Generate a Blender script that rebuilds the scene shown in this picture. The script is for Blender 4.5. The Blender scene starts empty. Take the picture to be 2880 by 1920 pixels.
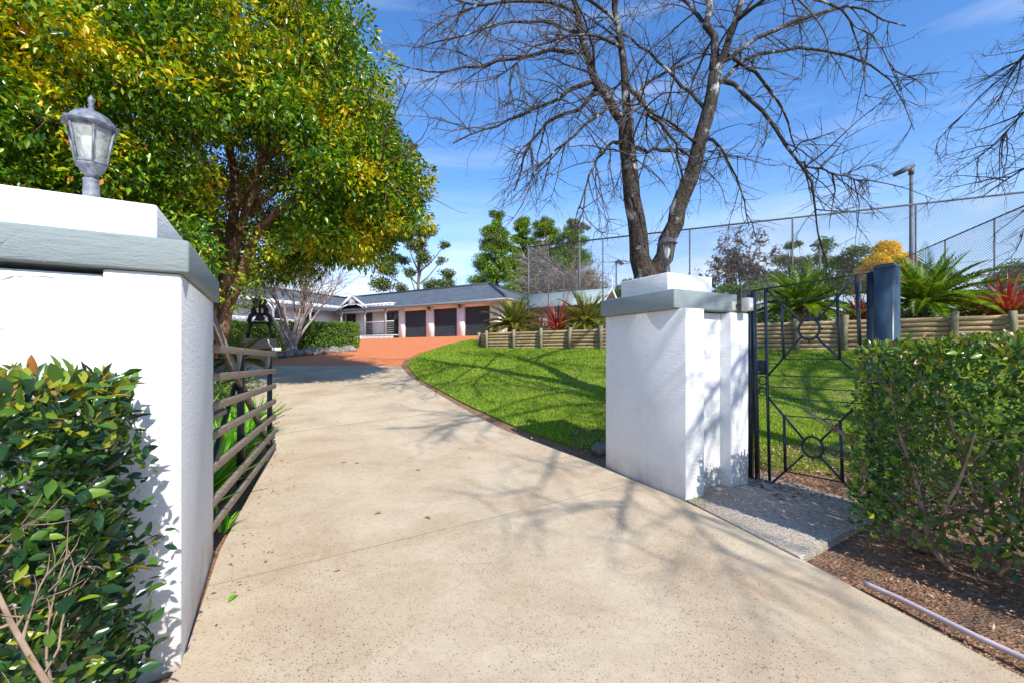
import bpy, math, random
import numpy as np
from mathutils import Vector
random.seed(7); rng = np.random.default_rng(7)
C = bpy.context.scene.collection
R = math.radians
scene = bpy.context.scene
# ---------------------------------------------------------------- camera, sky, sun, exposure
F, CX, HZ, EYE = 1200.0, 1440.0, 995.0, 1.5
cam = bpy.data.objects.new('camera', bpy.data.cameras.new('camera')); C.objects.link(cam)
cam.location = (0, 0, EYE); cam.rotation_euler = (R(90), 0, 0)
cam.data.sensor_width = 36; cam.data.lens = 36*F/2880; cam.data.shift_y = (HZ-960)/2880
cam.data.clip_start = 0.05; cam.data.clip_end = 3000
scene.camera = cam
SUN_AZ, SUN_EL = 30.0, 40.0          # azimuth: degrees from -Y towards +X
sd = Vector((math.sin(R(SUN_AZ))*math.cos(R(SUN_EL)), -math.cos(R(SUN_AZ))*math.cos(R(SUN_EL)), math.sin(R(SUN_EL))))
sun = bpy.data.objects.new('sun', bpy.data.lights.new('sun', 'SUN')); C.objects.link(sun)
sun.data.energy = 4.6; sun.data.angle = R(0.55); sun.data.color = (1.0, 0.955, 0.88)
sun.rotation_euler = sd.to_track_quat('Z', 'Y').to_euler()
w = bpy.data.worlds.new('World'); scene.world = w; w.use_nodes = True
nt = w.node_tree; N = nt.nodes; L = nt.links
bg = N['Background']; bg.inputs['Strength'].default_value = 0.15
sky = N.new('ShaderNodeTexSky'); sky.sky_type = 'NISHITA'; sky.sun_disc = False
sky.sun_elevation = R(SUN_EL); sky.sun_rotation = math.pi - R(SUN_AZ)
sky.air_density = 1.0; sky.dust_density = 0.1; sky.ozone_density = 2.6; sky.altitude = 0
hs = N.new('ShaderNodeHueSaturation'); hs.inputs['Saturation'].default_value = 1.24; hs.inputs['Value'].default_value = 1.24
L.new(sky.outputs[0], hs.inputs['Color'])
tc = N.new('ShaderNodeTexCoord'); sp = N.new('ShaderNodeSeparateXYZ'); L.new(tc.outputs['Generated'], sp.inputs[0])
mp = N.new('ShaderNodeMapping'); mp.inputs['Scale'].default_value = (1.6, 1.6, 7.5); mp.inputs['Location'].default_value = (0.35, 0.1, 0.42)
L.new(tc.outputs['Generated'], mp.inputs[0])
cn = N.new('ShaderNodeTexNoise'); cn.inputs['Scale'].default_value = 1.9; cn.inputs['Detail'].default_value = 7; cn.inputs['Roughness'].default_value = 0.55
L.new(mp.outputs[0], cn.inputs['Vector'])
cr = N.new('ShaderNodeMapRange'); cr.inputs[1].default_value = 0.50; cr.inputs[2].default_value = 0.68; L.new(cn.outputs[0], cr.inputs[0])
el = N.new('ShaderNodeMapRange'); el.inputs[1].default_value = 0.34; el.inputs[2].default_value = 0.05; L.new(sp.outputs['Z'], el.inputs[0])
mu = N.new('ShaderNodeMath'); mu.operation = 'MULTIPLY'; L.new(cr.outputs[0], mu.inputs[0]); L.new(el.outputs[0], mu.inputs[1])
# thin high streaks
mp2 = N.new('ShaderNodeMapping'); mp2.inputs['Scale'].default_value = (1.0, 1.6, 9.0); mp2.inputs['Rotation'].default_value = (0.0, 0.22, 0.4)
L.new(tc.outputs['Generated'], mp2.inputs[0])
c2 = N.new('ShaderNodeTexNoise'); c2.inputs['Scale'].default_value = 2.3; c2.inputs['Detail'].default_value = 5; L.new(mp2.outputs[0], c2.inputs['Vector'])
cr2 = N.new('ShaderNodeMapRange'); cr2.inputs[1].default_value = 0.52; cr2.inputs[2].default_value = 0.85; cr2.inputs[4].default_value = 0.30; L.new(c2.outputs[0], cr2.inputs[0])
mx0 = N.new('ShaderNodeMath'); mx0.operation = 'MAXIMUM'; L.new(mu.outputs[0], mx0.inputs[0]); L.new(cr2.outputs[0], mx0.inputs[1])
cm = N.new('ShaderNodeMixRGB'); cm.inputs[2].default_value = (5.6, 5.8, 6.3, 1)
hz = N.new('ShaderNodeMapRange'); hz.interpolation_type = 'SMOOTHSTEP'; hz.inputs[1].default_value = 0.42; hz.inputs[2].default_value = -0.02; hz.inputs[4].default_value = 0.62; L.new(sp.outputs['Z'], hz.inputs[0])
hm = N.new('ShaderNodeMixRGB'); hm.inputs[2].default_value = (3.7, 4.15, 5.3, 1); L.new(hz.outputs[0], hm.inputs[0]); L.new(hs.outputs[0], hm.inputs[1])
L.new(mx0.outputs[0], cm.inputs[0]); L.new(hm.outputs[0], cm.inputs[1]); L.new(cm.outputs[0], bg.inputs['Color'])
hs.inputs['Hue'].default_value = 0.506
scene.view_settings.view_transform = 'Standard'; scene.view_settings.look = 'None'
scene.view_settings.exposure = 0.52; scene.view_settings.gamma = 1.0
scene.cycles.max_bounces = 7; scene.cycles.transparent_max_bounces = 24

# ---------------------------------------------------------------- geometry helpers
def at(px, py, Y): return np.array([(px-CX)/F*Y, Y, EYE-(py-HZ)/F*Y])
DS = 2880/2352.0
def dat(x, y, Y): return at(x*DS, y*DS, Y)
def smooth(a, b, x):
    t = np.clip((np.asarray(x, float)-a)/(b-a), 0, 1); return t*t*(3-2*t)
def xe(Y): return -0.19-0.463*(np.asarray(Y, float)-7.25)
def zg(X, Y):
    X = np.asarray(X, float); Y = np.asarray(Y, float)
    d = Y-5.0; z = 0.1*(np.sqrt(d*d+0.8)+d)/2 - 0.1*(np.sqrt(30.8)-5.0)/2*0
    side = 0.08*np.clip(X-xe(Y), 0, 16)*smooth(5.0, 11.0, Y)
    z = z+side
    return np.where(z > 2.45, 2.73-0.28*np.exp(-(z-2.45)/0.28), z)
def Z(x, y): return float(zg(x, y))

class MB:
    def __init__(s): s.v = []; s.n = 0; s.p = []; s.uv = None
    def add(s, v, *fs):
        v = np.asarray(v, float).reshape(-1, 3); s.v.append(v)
        for f in fs: s.p.append(np.asarray(f, int)+s.n)
        s.n += len(v); return s
    def prism(s, poly, z0, z1):
        n = len(poly); poly = [tuple(q[:2]) for q in poly]
        ar = sum(poly[i][0]*poly[(i+1) % n][1]-poly[(i+1) % n][0]*poly[i][1] for i in range(n))
        if ar < 0: poly = poly[::-1]
        z0 = z0 if hasattr(z0, '__len__') else [z0]*n; z1 = z1 if hasattr(z1, '__len__') else [z1]*n
        v = [(p[0], p[1], z0[i]) for i, p in enumerate(poly)]+[(p[0], p[1], z1[i]) for i, p in enumerate(poly)]
        return s.add(v, [[i, (i+1) % n, n+(i+1) % n, n+i] for i in range(n)], [list(range(n))[::-1]], [[n+i for i in range(n)]])
    def box(s, c, size, rz=0.0, rot=None):
        h = np.array(size)/2.0
        v = np.array([[x, y, z] for z in (-1, 1) for x, y in ((-1, -1), (1, -1), (1, 1), (-1, 1))])*h
        if rot is not None: v = v @ np.array(rot).T
        elif rz: 
            c_, s_ = math.cos(rz), math.sin(rz); v = v @ np.array([[c_, -s_, 0], [s_, c_, 0], [0, 0, 1]]).T
        return s.add(v+np.array(c), [[0, 3, 2, 1], [4, 5, 6, 7], [0, 1, 5, 4], [1, 2, 6, 5], [2, 3, 7, 6], [3, 0, 4, 7]])
    def bar(s, a, b, wid, hei, up=(0, 0, 1)):
        a = np.array(a, float); b = np.array(b, float); d = b-a; l = np.linalg.norm(d); d /= l
        u = np.array(up, float); u = u-d*np.dot(u, d)
        if np.linalg.norm(u) < 1e-4: u = np.array([1., 0, 0])-d*d[0]
        u /= np.linalg.norm(u); r = np.cross(d, u)
        return s.box((a+b)/2, (l, wid, hei), rot=np.stack([d, r, u], 1))
    def tube(s, pts, rad, k=6, cap=True):
        P = np.asarray(pts, float); n = len(P)
        rad = np.full(n, rad) if np.isscalar(rad) else np.asarray(rad, float)
        T = np.gradient(P, axis=0); T /= np.linalg.norm(T, axis=1)[:, None]+1e-9
        ref = np.array([0.13, 0.21, 0.97]) if abs(T[:, 2]).mean() < 0.8 else np.array([0.97, 0.2, 0.1])
        A = np.cross(T, ref); A /= np.linalg.norm(A, axis=1)[:, None]+1e-9; B = np.cross(T, A)
        an = np.arange(k)*2*math.pi/k
        V = P[:, None]+rad[:, None, None]*(np.cos(an)[None, :, None]*A[:, None]+np.sin(an)[None, :, None]*B[:, None])
        i = np.arange(n-1)[:, None]*k; j = np.arange(k)[None]; j2 = (j+1) % k
        f = np.stack([i+j, i+k+j, i+k+j2, i+j2], -1).reshape(-1, 4)
        fs = [f]
        if cap: fs += [[list(range(k))], [[(n-1)*k+q for q in range(k)][::-1]]]
        return s.add(V.reshape(-1, 3), *fs)
    def lathe(s, prof, k=16, c=(0, 0, 0), ph=0.0):
        prof = np.array(prof, float); n = len(prof); an = np.arange(k)*2*math.pi/k+ph
        V = np.stack([prof[:, 0][:, None]*np.cos(an), prof[:, 0][:, None]*np.sin(an), np.repeat(prof[:, 1][:, None], k, 1)], -1)+np.array(c)
        i = np.arange(n-1)[:, None]*k; j = np.arange(k)[None]; j2 = (j+1) % k
        f = np.stack([i+j, i+j2, i+k+j2, i+k+j], -1).reshape(-1, 4)
        return s.add(V.reshape(-1, 3), f, [list(range(k))[::-1]], [[(n-1)*k+q for q in range(k)]])
    def grid(s, P):       # P (m,n,3)
        m, n = P.shape[:2]; i = np.arange(m-1)[:, None]*n; j = np.arange(n-1)[None]
        return s.add(P.reshape(-1, 3), np.stack([i+j, i+j+1, i+n+j+1, i+n+j], -1).reshape(-1, 4))
    def sphere(s, c, r, k=12, m=8):
        r = np.array(r) if hasattr(r, '__len__') else np.array([r]*3)
        th = np.linspace(0.02, math.pi-0.02, m); ph = np.arange(k)*2*math.pi/k
        V = np.stack([np.sin(th)[:, None]*np.cos(ph), np.sin(th)[:, None]*np.sin(ph), np.repeat(np.cos(th)[:, None], k, 1)], -1)*r+np.array(c)
        i = np.arange(m-1)[:, None]*k; j = np.arange(k)[None]; j2 = (j+1) % k
        return s.add(V.reshape(-1, 3), np.stack([i+j, i+k+j, i+k+j2, i+j2], -1).reshape(-1, 4), [list(range(k))], [[(m-1)*k+q for q in range(k)][::-1]])
    def mesh(s, name, off=(0, 0, 0)):
        me = bpy.data.meshes.new(name); V = np.concatenate(s.v)-np.array(off)
        fl = [p.reshape(-1) for p in s.p]; tot = np.concatenate([np.full(len(p), p.shape[1]) for p in s.p])
        lp = np.concatenate(fl); st = np.concatenate([[0], np.cumsum(tot)[:-1]])
        me.vertices.add(len(V)); me.vertices.foreach_set('co', V.astype(np.float32).reshape(-1))
        me.loops.add(len(lp)); me.loops.foreach_set('vertex_index', lp.astype(np.int32))
        me.polygons.add(len(tot)); me.polygons.foreach_set('loop_start', st.astype(np.int32))
        me.update(calc_edges=True); return me

def tag(o, label=None, cat=None, group=None, kind=None):
    if label: o['label'] = label
    if cat: o['category'] = cat
    if group: o['group'] = group
    if kind: o['kind'] = kind
    return o
def thing(name, label, cat, loc=(0, 0, 0), rz=0.0, group=None):
    o = bpy.data.objects.new(name, None); C.objects.link(o); o.location = loc; o.rotation_euler = (0, 0, rz)
    o.empty_display_size = 0.2
    return tag(o, label, cat, group)
def obj(name, mb, mat, parent=None, smooth=False, bevel=0.0, world=False, label=None, sub=0):
    off = (0, 0, 0)
    if world and parent is not None:
        q = parent; off = np.zeros(3)
        while q is not None: off = off+np.array(q.location); q = q.parent
    me = mb.mesh(name, off); o = bpy.data.objects.new(name, me); C.objects.link(o)
    me.materials.append(mat)
    if smooth: me.polygons.foreach_set('use_smooth', np.ones(len(me.polygons), bool))
    if bevel:
        m = o.modifiers.new('bevel', 'BEVEL'); m.width = bevel; m.segments = 2; m.limit_method = 'ANGLE'
    if parent: o.parent = parent
    if label: o['label'] = label
    return o
KIDS = {}
def copy_tree(o, parent=None, loc=None, rz=None, scale=None, label=None, group=None):
    c = o.copy(); C.objects.link(c); c.parent = parent
    if loc is not None: c.location = loc
    if rz is not None: c.rotation_euler = (0, 0, rz)
    if scale is not None: c.scale = (scale,)*3 if not hasattr(scale, '__len__') else scale
    if label: c['label'] = label
    if group: c['group'] = group
    for ch in [k for k in bpy.data.objects if k.parent == o]: copy_tree(ch, c)
    return c

# ---------------------------------------------------------------- materials
def newmat(name):
    m = bpy.data.materials.new(name); m.use_nodes = True; nt = m.node_tree
    return m, nt.nodes, nt.links, nt.nodes['Principled BSDF'], nt.nodes['Material Output']
def noise(N, L, vec, scale, detail=4, rough=0.6, dist=0.0):
    n = N.new('ShaderNodeTexNoise'); n.inputs['Scale'].default_value = scale; n.inputs['Detail'].default_value = detail
    n.inputs['Roughness'].default_value = rough; n.inputs['Distortion'].default_value = dist
    if vec is not None: L.new(vec, n.inputs['Vector'])
    return n.outputs[0]
def rampf(N, L, fac, a, b, lo=0.0, hi=1.0):
    r = N.new('ShaderNodeMapRange'); r.inputs[1].default_value = a; r.inputs[2].default_value = b
    r.inputs[3].default_value = lo; r.inputs[4].default_value = hi; L.new(fac, r.inputs[0]); return r.outputs[0]
def mix(N, L, fac, a, b, mode='MIX'):
    m = N.new('ShaderNodeMixRGB'); m.blend_type = mode
    for i, q in ((0, fac), (1, a), (2, b)):
        if isinstance(q, (int, float)): m.inputs[i].default_value = q
        elif isinstance(q, tuple): m.inputs[i].default_value = (*q, 1) if len(q) == 3 else q
        else: L.new(q, m.inputs[i])
    return m.outputs[0]
def math_(N, L, op, a, b=None):
    m = N.new('ShaderNodeMath'); m.operation = op
    for i, q in ((0, a), (1, b)):
        if q is None: continue
        if isinstance(q, (int, float)): m.inputs[i].default_value = q
        else: L.new(q, m.inputs[i])
    return m.outputs[0]
def objco(N, scale=None, L=None, which='Object', rot=None):
    t = N.new('ShaderNodeTexCoord').outputs[which]
    if scale is None: return t
    m = N.new('ShaderNodeMapping'); m.inputs['Scale'].default_value = scale
    if rot: m.inputs['Rotation'].default_value = rot
    L.new(t, m.inputs[0]); return m.outputs[0]
def bump(N, L, bs, h, strength, dist=0.01):
    b = N.new('ShaderNodeBump'); b.inputs['Strength'].default_value = strength; b.inputs['Distance'].default_value = dist
    L.new(h, b.inputs['Height']); L.new(b.outputs[0], bs.inputs['Normal']); return b
def simple(name, c1, c2=None, scale=4.0, rough=0.6, bs=0.0, bscale=30.0, bdist=0.005, metal=0.0, spec=0.4, stretch=None, detail=5):
    m, N, L, b, o = newmat(name); co = objco(N, stretch, L) if stretch else objco(N)
    b.inputs['Roughness'].default_value = rough; b.inputs['Metallic'].default_value = metal; b.inputs['Specular IOR Level'].default_value = spec
    if c2: L.new(mix(N, L, rampf(N, L, noise(N, L, co, scale, detail), 0.35, 0.65), c1, c2), b.inputs['Base Color'])
    else: b.inputs['Base Color'].default_value = (*c1, 1)
    if bs: bump(N, L, b, noise(N, L, co, bscale, 6), bs, bdist)
    return m
def leafmat(name, stops, patch=None, patch_scale=0.8, trans=0.35, rough=0.38, spec=0.5, thr=(0.5, 0.62), zp=None):
    """stops: list of (pos, colour) by random per leaf; patch: colours used where a slow noise is high (new growth)"""
    m, N, L, b, o = newmat(name)
    g = N.new('ShaderNodeNewGeometry'); r = N.new('ShaderNodeValToRGB'); L.new(g.outputs['Random Per Island'], r.inputs[0])
    def fill(r, stops):
        e = r.color_ramp.elements; e[0].position = stops[0][0]; e[0].color = (*stops[0][1], 1)
        e[1].position = stops[-1][0]; e[1].color = (*stops[-1][1], 1)
        for p, c in stops[1:-1]: q = e.new(p); q.color = (*c, 1)
    fill(r, stops); col = r.outputs[0]
    if patch:
        r2 = N.new('ShaderNodeValToRGB'); L.new(g.outputs['Random Per Island'], r2.inputs[0]); fill(r2, patch)
        n = rampf(N, L, noise(N, L, objco(N), patch_scale, 5, 0.7), *thr)
        if zp:
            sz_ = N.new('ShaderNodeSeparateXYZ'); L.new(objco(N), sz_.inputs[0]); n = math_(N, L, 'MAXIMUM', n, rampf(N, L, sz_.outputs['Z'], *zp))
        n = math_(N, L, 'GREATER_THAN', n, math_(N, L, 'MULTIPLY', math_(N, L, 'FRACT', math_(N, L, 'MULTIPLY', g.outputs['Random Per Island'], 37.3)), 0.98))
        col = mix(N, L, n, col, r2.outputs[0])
    L.new(col, b.inputs['Base Color']); b.inputs['Roughness'].default_value = rough; b.inputs['Specular IOR Level'].default_value = spec
    t = N.new('ShaderNodeBsdfTranslucent'); L.new(mix(N, L, 1.0, col, (1.5, 1.5, 0.6), 'MULTIPLY'), t.inputs[0])
    ms = N.new('ShaderNodeMixShader'); ms.inputs[0].default_value = trans
    L.new(b.outputs[0], ms.inputs[1]); L.new(t.outputs[0], ms.inputs[2]); L.new(ms.outputs[0], o.inputs[0]); return m

def stucco(name, c, dirt, rough=0.7, bstr=0.55, chips=None):
    m, N, L, b, o = newmat(name); co = objco(N)
    n1 = noise(N, L, co, 2.2, 6); n2 = noise(N, L, objco(N, (1, 1, 5), L), 9.0, 7, 0.7, 0.6); n3 = noise(N, L, co, 90, 4)
    col = mix(N, L, rampf(N, L, n1, 0.45, 0.75, 0, 0.5), c, dirt)
    spz = N.new('ShaderNodeSeparateXYZ'); L.new(co, spz.inputs[0])
    low = math_(N, L, 'MULTIPLY', rampf(N, L, spz.outputs['Z'], 0.35, 0.0), rampf(N, L, n1, 0.35, 0.6))
    col = mix(N, L, math_(N, L, 'MULTIPLY', low, 0.85), col, (0.42, 0.36, 0.29))
    st_ = rampf(N, L, noise(N, L, objco(N, (9, 9, 0.5), L), 2.0, 5, 0.7), 0.52, 0.72)
    col = mix(N, L, math_(N, L, 'MULTIPLY', st_, 0.12), col, (0.38, 0.35, 0.31))
    if chips: col = mix(N, L, rampf(N, L, n3, 0.66, 0.70), col, chips)
    L.new(col, b.inputs['Base Color']); b.inputs['Roughness'].default_value = rough; b.inputs['Specular IOR Level'].default_value = 0.3
    h = math_(N, L, 'ADD', math_(N, L, 'MULTIPLY', n2, 1.0), math_(N, L, 'MULTIPLY', n3, 0.35))
    # long cracks
    v = N.new('ShaderNodeTexVoronoi'); v.feature = 'DISTANCE_TO_EDGE'; v.inputs['Scale'].default_value = 1.6
    dm = N.new('ShaderNodeMixRGB'); dm.inputs[0].default_value = 0.22; L.new(objco(N, (0.6, 0.6, 1.9), L), dm.inputs[1]); 
    nn = N.new('ShaderNodeTexNoise'); nn.inputs['Scale'].default_value = 3.5; nn.inputs['Detail'].default_value = 6; L.new(co, nn.inputs['Vector']); L.new(nn.outputs['Color'], dm.inputs[2])
    L.new(dm.outputs[0], v.inputs['Vector'])
    ck = math_(N, L, 'MULTIPLY', rampf(N, L, v.outputs[0], 0.012, 0.0), rampf(N, L, noise(N, L, co, 1.7, 3), 0.60, 0.68))
    h = math_(N, L, 'SUBTRACT', h, math_(N, L, 'MULTIPLY', ck, 1.5))
    bump(N, L, b, h, bstr, 0.009)
    return m

M = {}
M['white'] = stucco('white_masonry_paint', (0.80, 0.80, 0.79), (0.68, 0.67, 0.64), bstr=0.95)
M['trim'] = stucco('grey_masonry_paint', (0.235, 0.28, 0.285), (0.20, 0.24, 0.24), bstr=0.9, chips=(0.30, 0.34, 0.34))
M['black'] = simple('dark_blue_steel', (0.012, 0.018, 0.026), (0.03, 0.042, 0.056), 6, 0.35, spec=0.5)
M['postblue'] = simple('weathered_blue_steel', (0.014, 0.028, 0.045), (0.05, 0.085, 0.12), 5, 0.35, spec=0.5, stretch=(1, 1, 0.35))
M['lampgrey'] = simple('weathered_pewter', (0.09, 0.10, 0.13), (0.26, 0.28, 0.32), 28, 0.5, 0.3, 60, 0.002)
M['lampdark'] = simple('dark_pewter', (0.045, 0.04, 0.045), (0.12, 0.11, 0.12), 28, 0.5, 0.3, 60, 0.002)
M['bulb'] = simple('frosted_bulb', (0.85, 0.82, 0.72), rough=0.3)
M['plastic'] = simple('cream_plastic', (0.62, 0.60, 0.52), (0.55, 0.52, 0.44), 8, 0.45)
M['plasticw'] = simple('white_lens', (0.75, 0.76, 0.78), rough=0.2)
M['pvc'] = simple('white_pipe', (0.72, 0.72, 0.7), (0.6, 0.6, 0.58), 8, 0.4)
M['hose'] = simple('pale_pink_hose', (0.55, 0.42, 0.42), (0.62, 0.52, 0.52), 10, 0.5)
M['timberp'] = simple('weathered_gate_paint', (0.14, 0.105, 0.08), (0.30, 0.235, 0.18), 6, 0.6, 0.3, 40, 0.002, stretch=(3, 3, 14))
M['darksteel'] = simple('dark_gate_steel', (0.02, 0.02, 0.022), (0.05, 0.045, 0.04), 6, 0.5)
M['rock'] = simple('grey_rock', (0.12, 0.11, 0.10), (0.30, 0.27, 0.23), 5, 0.9, 0.8, 12, 0.03)
M['block'] = simple('sandstone_block', (0.36, 0.27, 0.19), (0.24, 0.20, 0.16), 3, 0.9, 0.5, 25, 0.01)
M['rust'] = simple('dark_cast_iron', (0.015, 0.012, 0.011), (0.045, 0.035, 0.03), 8, 0.6, 0.3, 30, 0.004)
M['wallpink'] = simple('house_render', (0.80, 0.77, 0.755), (0.74, 0.71, 0.70), 1.2, 0.8, 0.2, 40, 0.004)
M['fascia'] = simple('house_gutter', (0.13, 0.15, 0.17), (0.17, 0.19, 0.20), 2, 0.4)
M['hwhite'] = simple('white_timber_paint', (0.78, 0.79, 0.80), (0.68, 0.69, 0.70), 3, 0.5)
M['hgrey'] = simple('grey_timber_paint', (0.24, 0.26, 0.28), (0.30, 0.32, 0.33), 3, 0.5)
M['frame'] = simple('brown_window_frame', (0.20, 0.10, 0.06), (0.15, 0.08, 0.05), 3, 0.5)
M['deck'] = simple('deck_boards', (0.45, 0.46, 0.46), (0.36, 0.37, 0.37), 4, 0.6)
M['lantern'] = simple('brass_wall_light', (0.12, 0.06, 0.03), rough=0.4)
M['galv'] = simple('court_steel', (0.06, 0.065, 0.072), (0.12, 0.125, 0.13), 5, 0.5)
M['roofgreen'] = simple('green_metal_roof', (0.30, 0.38, 0.36), (0.36, 0.44, 0.42), 2, 0.4)
M['soil'] = None
def glassmat(name, tint=(0.75, 0.8, 0.82), tr=0.45, frost=0.6):
    m, N, L, b, o = newmat(name); b.inputs['Base Color'].default_value = (*tint, 1); b.inputs['Roughness'].default_value = 0.15
    b.inputs['Specular IOR Level'].default_value = 0.6
    t = N.new('ShaderNodeBsdfTransparent'); ms = N.new('ShaderNodeMixShader')
    n = rampf(N, L, noise(N, L, objco(N), 45, 5), 0.3, 0.75, tr+0.2, tr-0.25)
    L.new(n, ms.inputs[0]); L.new(b.outputs[0], ms.inputs[1]); L.new(t.outputs[0], ms.inputs[2]); L.new(ms.outputs[0], o.inputs[0]); return m
M['glass'] = glassmat('dusty_lamp_glass', (0.55, 0.60, 0.58), 0.5)
M['glassclear'] = glassmat('clear_lamp_glass', (0.25, 0.27, 0.28), 0.75)
m, N, L, b, o = newmat('dark_window_glass'); b.inputs['Base Color'].default_value = (0.025, 0.03, 0.035, 1); b.inputs['Roughness'].default_value = 0.06; b.inputs['Specular IOR Level'].default_value = 0.8
M['pane'] = m
# bark
def bark(name, c1, c2, c3, sc=9.0):
    m, N, L, b, o = newmat(name); co = objco(N)
    n1 = noise(N, L, objco(N, (1, 1, 0.45), L), sc, 8, 0.7, 0.8); n2 = noise(N, L, co, 3.2, 5)
    wv = noise(N, L, objco(N, (0.5, 0.5, 7), L), 5.0, 5, 0.6, 0.5)
    col = mix(N, L, rampf(N, L, n1, 0.4, 0.62), c1, c2); col = mix(N, L, rampf(N, L, n2, 0.56, 0.68), col, c3)
    L.new(col, b.inputs['Base Color']); b.inputs['Roughness'].default_value = 0.9; b.inputs['Specular IOR Level'].default_value = 0.15
    bump(N, L, b, math_(N, L, 'ADD', n1, wv), 0.8, 0.03); return m
M['barkgrey'] = bark('grey_lichen_bark', (0.022, 0.017, 0.013), (0.10, 0.085, 0.072), (0.46, 0.47, 0.46), 22)
M['twig'] = simple('dark_twigs', (0.045, 0.036, 0.032), (0.11, 0.09, 0.08), 1.5, 0.8)
M['barkbrown'] = bark('brown_bark', (0.10, 0.055, 0.035), (0.24, 0.14, 0.09), (0.33, 0.25, 0.19), 12)
M['barkpale'] = bark('pale_smooth_bark', (0.26, 0.22, 0.20), (0.42, 0.38, 0.36), (0.30, 0.17, 0.10), 6)
M['barkfar'] = simple('far_bark', (0.12, 0.09, 0.075), (0.2, 0.16, 0.14), 1.0, 0.9)
M['twigpale'] = simple('pale_twigs', (0.22, 0.16, 0.13), (0.32, 0.26, 0.22), 1.5, 0.9)
M['stem'] = simple('hedge_stems', (0.20, 0.13, 0.085), (0.34, 0.25, 0.18), 12, 0.8)
# ground
m, N, L, b, o = newmat('soil_and_bark_mulch'); co = objco(N)
v = N.new('ShaderNodeTexVoronoi'); v.inputs['Scale'].default_value = 42; L.new(objco(N, (1, 1.6, 1), L, rot=(0, 0, 0.5)), v.inputs['Vector'])
n1 = noise(N, L, co, 60, 6, 0.7); n2 = noise(N, L, co, 1.3, 4)
r = N.new('ShaderNodeValToRGB'); L.new(v.outputs['Color'], r.inputs[0]); e = r.color_ramp.elements
e[0].color = (0.14, 0.07, 0.04, 1); e[1].color = (0.75, 0.52, 0.34, 1); q = e.new(0.45); q.color = (0.34, 0.19, 0.11, 1); q = e.new(0.75); q.color = (0.50, 0.30, 0.18, 1)
col = mix(N, L, 0.45, r.outputs[0], mix(N, L, rampf(N, L, n1, 0.3, 0.7), (0.16, 0.08, 0.045), (0.42, 0.26, 0.165)))
L.new(mix(N, L, rampf(N, L, n2, 0.5, 0.7, 0, 0.4), col, (0.2, 0.16, 0.12)), b.inputs['Base Color']); b.inputs['Roughness'].default_value = 0.95; b.inputs['Specular IOR Level'].default_value = 0.1
bump(N, L, b, math_(N, L, 'ADD', v.outputs['Distance'], n1), 1.0, 0.02); M['soil'] = m
# lawn
m, N, L, b, o = newmat('lawn_turf'); co = objco(N)
n1 = noise(N, L, co, 140, 5, 0.75); n2 = noise(N, L, co, 1.6, 5); n3 = noise(N, L, co, 9, 5)
col = mix(N, L, rampf(N, L, n1, 0.35, 0.65), (0.085, 0.16, 0.012), (0.24, 0.35, 0.03))
col = mix(N, L, rampf(N, L, n3, 0.5, 0.7, 0, 0.6), col, (0.32, 0.40, 0.04))
col = mix(N, L, rampf(N, L, n2, 0.52, 0.72, 0, 0.7), col, (0.36, 0.27, 0.12))
L.new(col, b.inputs['Base Color']); b.inputs['Roughness'].default_value = 0.85; b.inputs['Specular IOR Level'].default_value = 0.1
bump(N, L, b, n1, 0.9, 0.03); M['lawn'] = m
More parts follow.
